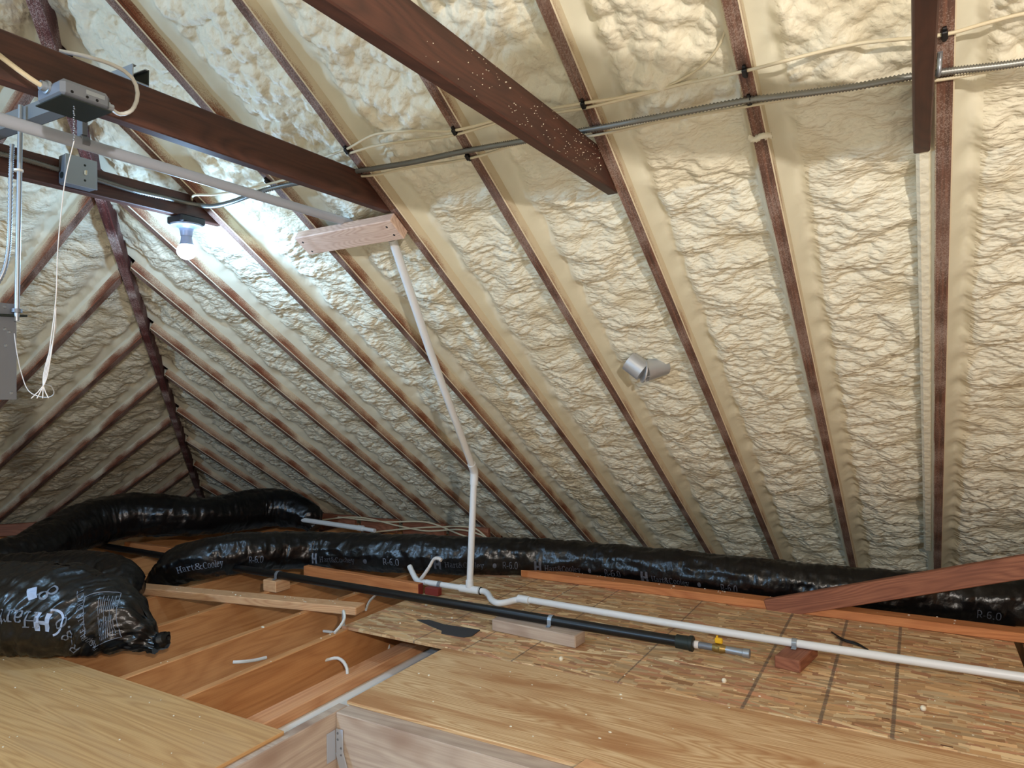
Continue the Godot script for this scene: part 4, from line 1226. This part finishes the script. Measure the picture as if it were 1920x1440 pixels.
	# cables in the bays
	solid("bay_cable", tube_mb([P(-2.198, -1.00, -2.20), P(-2.20, -0.985, -2.235), P(-2.21, -0.96, -2.275), P(-2.24, -0.94, -2.30), P(-2.30, -0.99, -2.36), P(-2.40, -1.10, -2.45), P(-2.55, -1.13, -2.48)], 0.0065, 8), M.white_cable, "white cable curving up at the strand board's left corner", "cable", "white cables in the joist bays")
	solid("bay_cable", tube_mb([P(-2.205, -1.103, -2.150), P(-2.19, -1.100, -2.168), P(-2.165, -1.098, -2.185), P(-2.135, -1.112, -2.19), P(-2.112, -1.135, -2.185), P(-2.105, -1.153, -2.18)], 0.0070, 8), M.white_cable, "white cable arching from the nearest joist to the flat stud", "cable", "white cables in the joist bays")
	solid("bay_cable", tube_mb([P(-2.56, -1.110, -1.965), P(-2.54, -1.112, -1.985), P(-2.53, -1.125, -2.05), P(-2.525, -1.132, -2.11)], 0.0070, 8), M.white_cable, "short white cable against the second bare joist", "cable", "white cables in the joist bays")
	solid("bay_cable", tube_mb([P(-2.196, -1.19, -2.55), P(-2.215, -1.13, -2.58), P(-2.19, -1.08, -2.60), P(-2.18, -1.03, -2.61)], 0.0065, 8), M.white_cable, "white cable rising in the dark bay under the strand board", "cable", "white cables in the joist bays")
	solid("bay_cable", tube_mb([P(-2.40, -1.045, -2.62), P(-2.424, -1.03, -2.662), P(-2.47, -1.03, -2.74), P(-2.51, -1.03, -2.85), P(-2.53, -1.06, -2.95)], 0.0060, 8), M.white_cable, "white cable on the joist behind the pine board's right end", "cable", "white cables in the joist bays")
	# cables at the eave
	for q in [[[P(-4.60, -1.02, -4.04), P(-4.24, -0.965, -4.05), P(-3.775, -0.905, -4.05), P(-3.349, -0.94, -4.04), P(-3.1, -0.955, -4.04), P(-2.814, -0.925, -4.05), P(-2.634, -0.945, -4.04), P(-2.5, -1.0, -4.04)], "upper"], [[P(-4.0, -0.92, -4.06), P(-3.5, -0.92, -4.05), P(-3.1, -0.895, -4.05), P(-2.75, -0.96, -4.02), P(-2.45, -0.98, -4.0)], "lower"], [[P(-3.6, -1.0, -4.0), P(-3.30, -0.955, -4.03), P(-3.0, -0.92, -4.05), P(-2.7, -0.905, -4.05), P(-2.55, -0.97, -4.02)], "crossing"]]:
		solid("eave_cable", tube_mb(q[0], 0.006, 8), M.cable, "cream cable sagging along the eave behind the long duct, %s one" % q[1], "cable", "cream cables at the eave")
	# cut shingle, wire twist
	var sh := MB.new()
	var outline := [Vector2(-1.984, -2.498), Vector2(-1.93, -2.520), Vector2(-1.832, -2.500), Vector2(-1.649, -2.511), Vector2(-1.639, -2.434), Vector2(-1.66, -2.405), Vector2(-1.774, -2.400), Vector2(-1.795, -2.432), Vector2(-1.865, -2.455)]
	var tri := Geometry2D.triangulate_polygon(PackedVector2Array(outline))
	for k in range(0, tri.size(), 3):
		var a: Vector2 = outline[tri[k]]; var b: Vector2 = outline[tri[k + 1]]; var c: Vector2 = outline[tri[k + 2]]
		sh.tri(P(a.x, -0.996, a.y), P(b.x, -0.996, b.y), P(c.x, -0.996, c.y), Vector3.UP)
		sh.tri(P(a.x, -0.9995, a.y), P(b.x, -0.9995, b.y), P(c.x, -0.9995, c.y), Vector3.DOWN)
	for k in outline.size():
		var a: Vector2 = outline[k]; var b: Vector2 = outline[(k + 1) % outline.size()]
		sh.quad(P(a.x, -0.9995, a.y), P(b.x, -0.9995, b.y), P(b.x, -0.996, b.y), P(a.x, -0.996, a.y), Vector3(b.y - a.y, 0, a.x - b.x) * -1.0)
	solid("shingle_scrap", sh, M.shingle, "dark grey cut scrap of shingle lying on the strand board", "scrap")
	var w := tube_mb([P(-0.325, -0.992, -3.14), P(-0.30, -0.988, -3.09), P(-0.27, -0.990, -3.06), P(-0.23, -0.990, -3.045), P(-0.19, -0.990, -2.99), P(-0.165, -0.992, -2.95)], 0.0035, 7)
	w = join(w, tube_mb([P(-0.30, -0.990, -3.08), P(-0.27, -0.985, -3.03), P(-0.22, -0.986, -3.01), P(-0.185, -0.990, -2.985)], 0.0035, 7))
	solid("wire_twist", w, M.black_pipe, "twisted scrap of dark wire behind the white deck pipe", "wire")
	# foam crumbs
	var ball := SphereMesh.new()
	ball.radius = 0.5; ball.height = 1.0; ball.radial_segments = 6; ball.rings = 3
	ball.material = M.crumb
	var spots := []
	for k in 120: spots.push_back(P(rng.randf_range(-2.15, 0.28), -0.9985, rng.randf_range(-3.34, -2.3)))
	for k in 40: spots.push_back(P(rng.randf_range(-1.6, 0.3), -0.9985, rng.randf_range(-2.26, -1.75)))
	for k in 60: spots.push_back(P(rng.randf_range(-3.2, -1.72), -0.9985, rng.randf_range(-1.45, -0.7)))
	for x: float in jl:
		if x < -2.0 and x > -4.6:
			for k in 12: spots.push_back(P(x + rng.randf_range(-0.016, 0.016), -1.0105, rng.randf_range(-3.4, -1.5)))
	for k in 40: spots.push_back(P(rng.randf_range(-1.9, 0.4), -0.9595, rng.randf_range(-3.44, -3.37)))
	for k in 30:
		var x := rng.randf_range(-3.6, -2.35)
		spots.push_back(P(x, -0.9722, -2.214 - (x + 3.68) * 0.2003 + rng.randf_range(-0.03, 0.03)))
	for k in 170: spots.push_back(P(-0.7565, rng.randf_range(0.617, 0.712), lerpf(-1.82, -1.0, pow(rng.randf(), 1.7))))
	var mm := MultiMesh.new()
	mm.transform_format = MultiMesh.TRANSFORM_3D
	mm.mesh = ball
	mm.instance_count = spots.size()
	for k in spots.size():
		var sc := rng.randf_range(0.002, 0.006) * (2.0 if rng.randf() < 0.06 else 1.0)
		if spots[k].y > 1.0: sc *= 0.45
		mm.set_instance_transform(k, Transform3D(Basis(Vector3.UP, rng.randf() * TAU).scaled(Vector3(sc * rng.randf_range(0.8, 2.0), sc * 0.7, sc)), spots[k]))
	var mi := MultiMeshInstance3D.new()
	mi.name = "foam_crumbs"
	mi.multimesh = mm
	add_child(mi)
	tag(mi, "pale foam crumbs scattered over the deck sheets and joists", "crumbs")
	mi.set_meta("kind", "stuff")
	# the larger crumbs
	var bc := {"white plastic scrap on the strand board near the right edge": P(-0.005, -0.992, -2.52), "white foam bead below the black pipe's valve": P(-0.60, -0.993, -2.45), "white foam bead near the long weathered block": P(-1.19, -0.993, -2.37)}
	for k: String in bc:
		var mb := lathe_mb(bc[k] - Vector3(0, 0.008, 0), Vector3.UP, [Vector2(0.0, 0.0), Vector2(0.007, 0.001), Vector2(0.009, 0.007), Vector2(0.007, 0.013), Vector2(0.0, 0.016)], 9)
		solid("foam_bead", mb, M.crumb, k, "scrap", "loose foam beads")


func _ready() -> void:
	# camera
	var cam := Camera3D.new()
	cam.name = "camera"
	cam.basis = Basis(Vector3.UP, 0.528405) * Basis(Vector3.RIGHT, 0.0206216) * Basis(Vector3.BACK, -0.0191284)
	cam.position = Vector3(0, EYE, 0)
	cam.fov = 58.178
	cam.near = 0.05
	cam.current = true
	add_child(cam)
	# no sky inside: the two bulbs and the added fill bulb light the attic
	var we := WorldEnvironment.new()
	we.name = "environment"
	var e := Environment.new()
	e.background_mode = Environment.BG_COLOR
	e.background_color = Color(0.0, 0.0, 0.0)
	e.tonemap_mode = Environment.TONE_MAPPER_LINEAR
	e.tonemap_exposure = 1.0
	e.sdfgi_enabled = true
	e.ssao_enabled = true
	e.ssil_enabled = true
	we.environment = e
	add_child(we)
	rng.seed = 7
	n_big.seed = 1; n_big.frequency = 1.0; n_big.fractal_octaves = 2; n_big.noise_type = FastNoiseLite.TYPE_SIMPLEX_SMOOTH
	n_cell.seed = 2; n_cell.frequency = 1.0; n_cell.noise_type = FastNoiseLite.TYPE_CELLULAR; n_cell.fractal_type = FastNoiseLite.FRACTAL_NONE
	n_cell.cellular_return_type = FastNoiseLite.RETURN_DISTANCE; n_cell.cellular_jitter = 0.95
	n_fine.seed = 3; n_fine.frequency = 1.0; n_fine.fractal_octaves = 2
	n_patch.seed = 4; n_patch.frequency = 1.0; n_patch.fractal_octaves = 2; n_patch.noise_type = FastNoiseLite.TYPE_SIMPLEX_SMOOTH
	make_materials()
	build_roof()
	build_ties()
	build_electrics()
	build_pipes()
	build_ducts()
	build_floor()
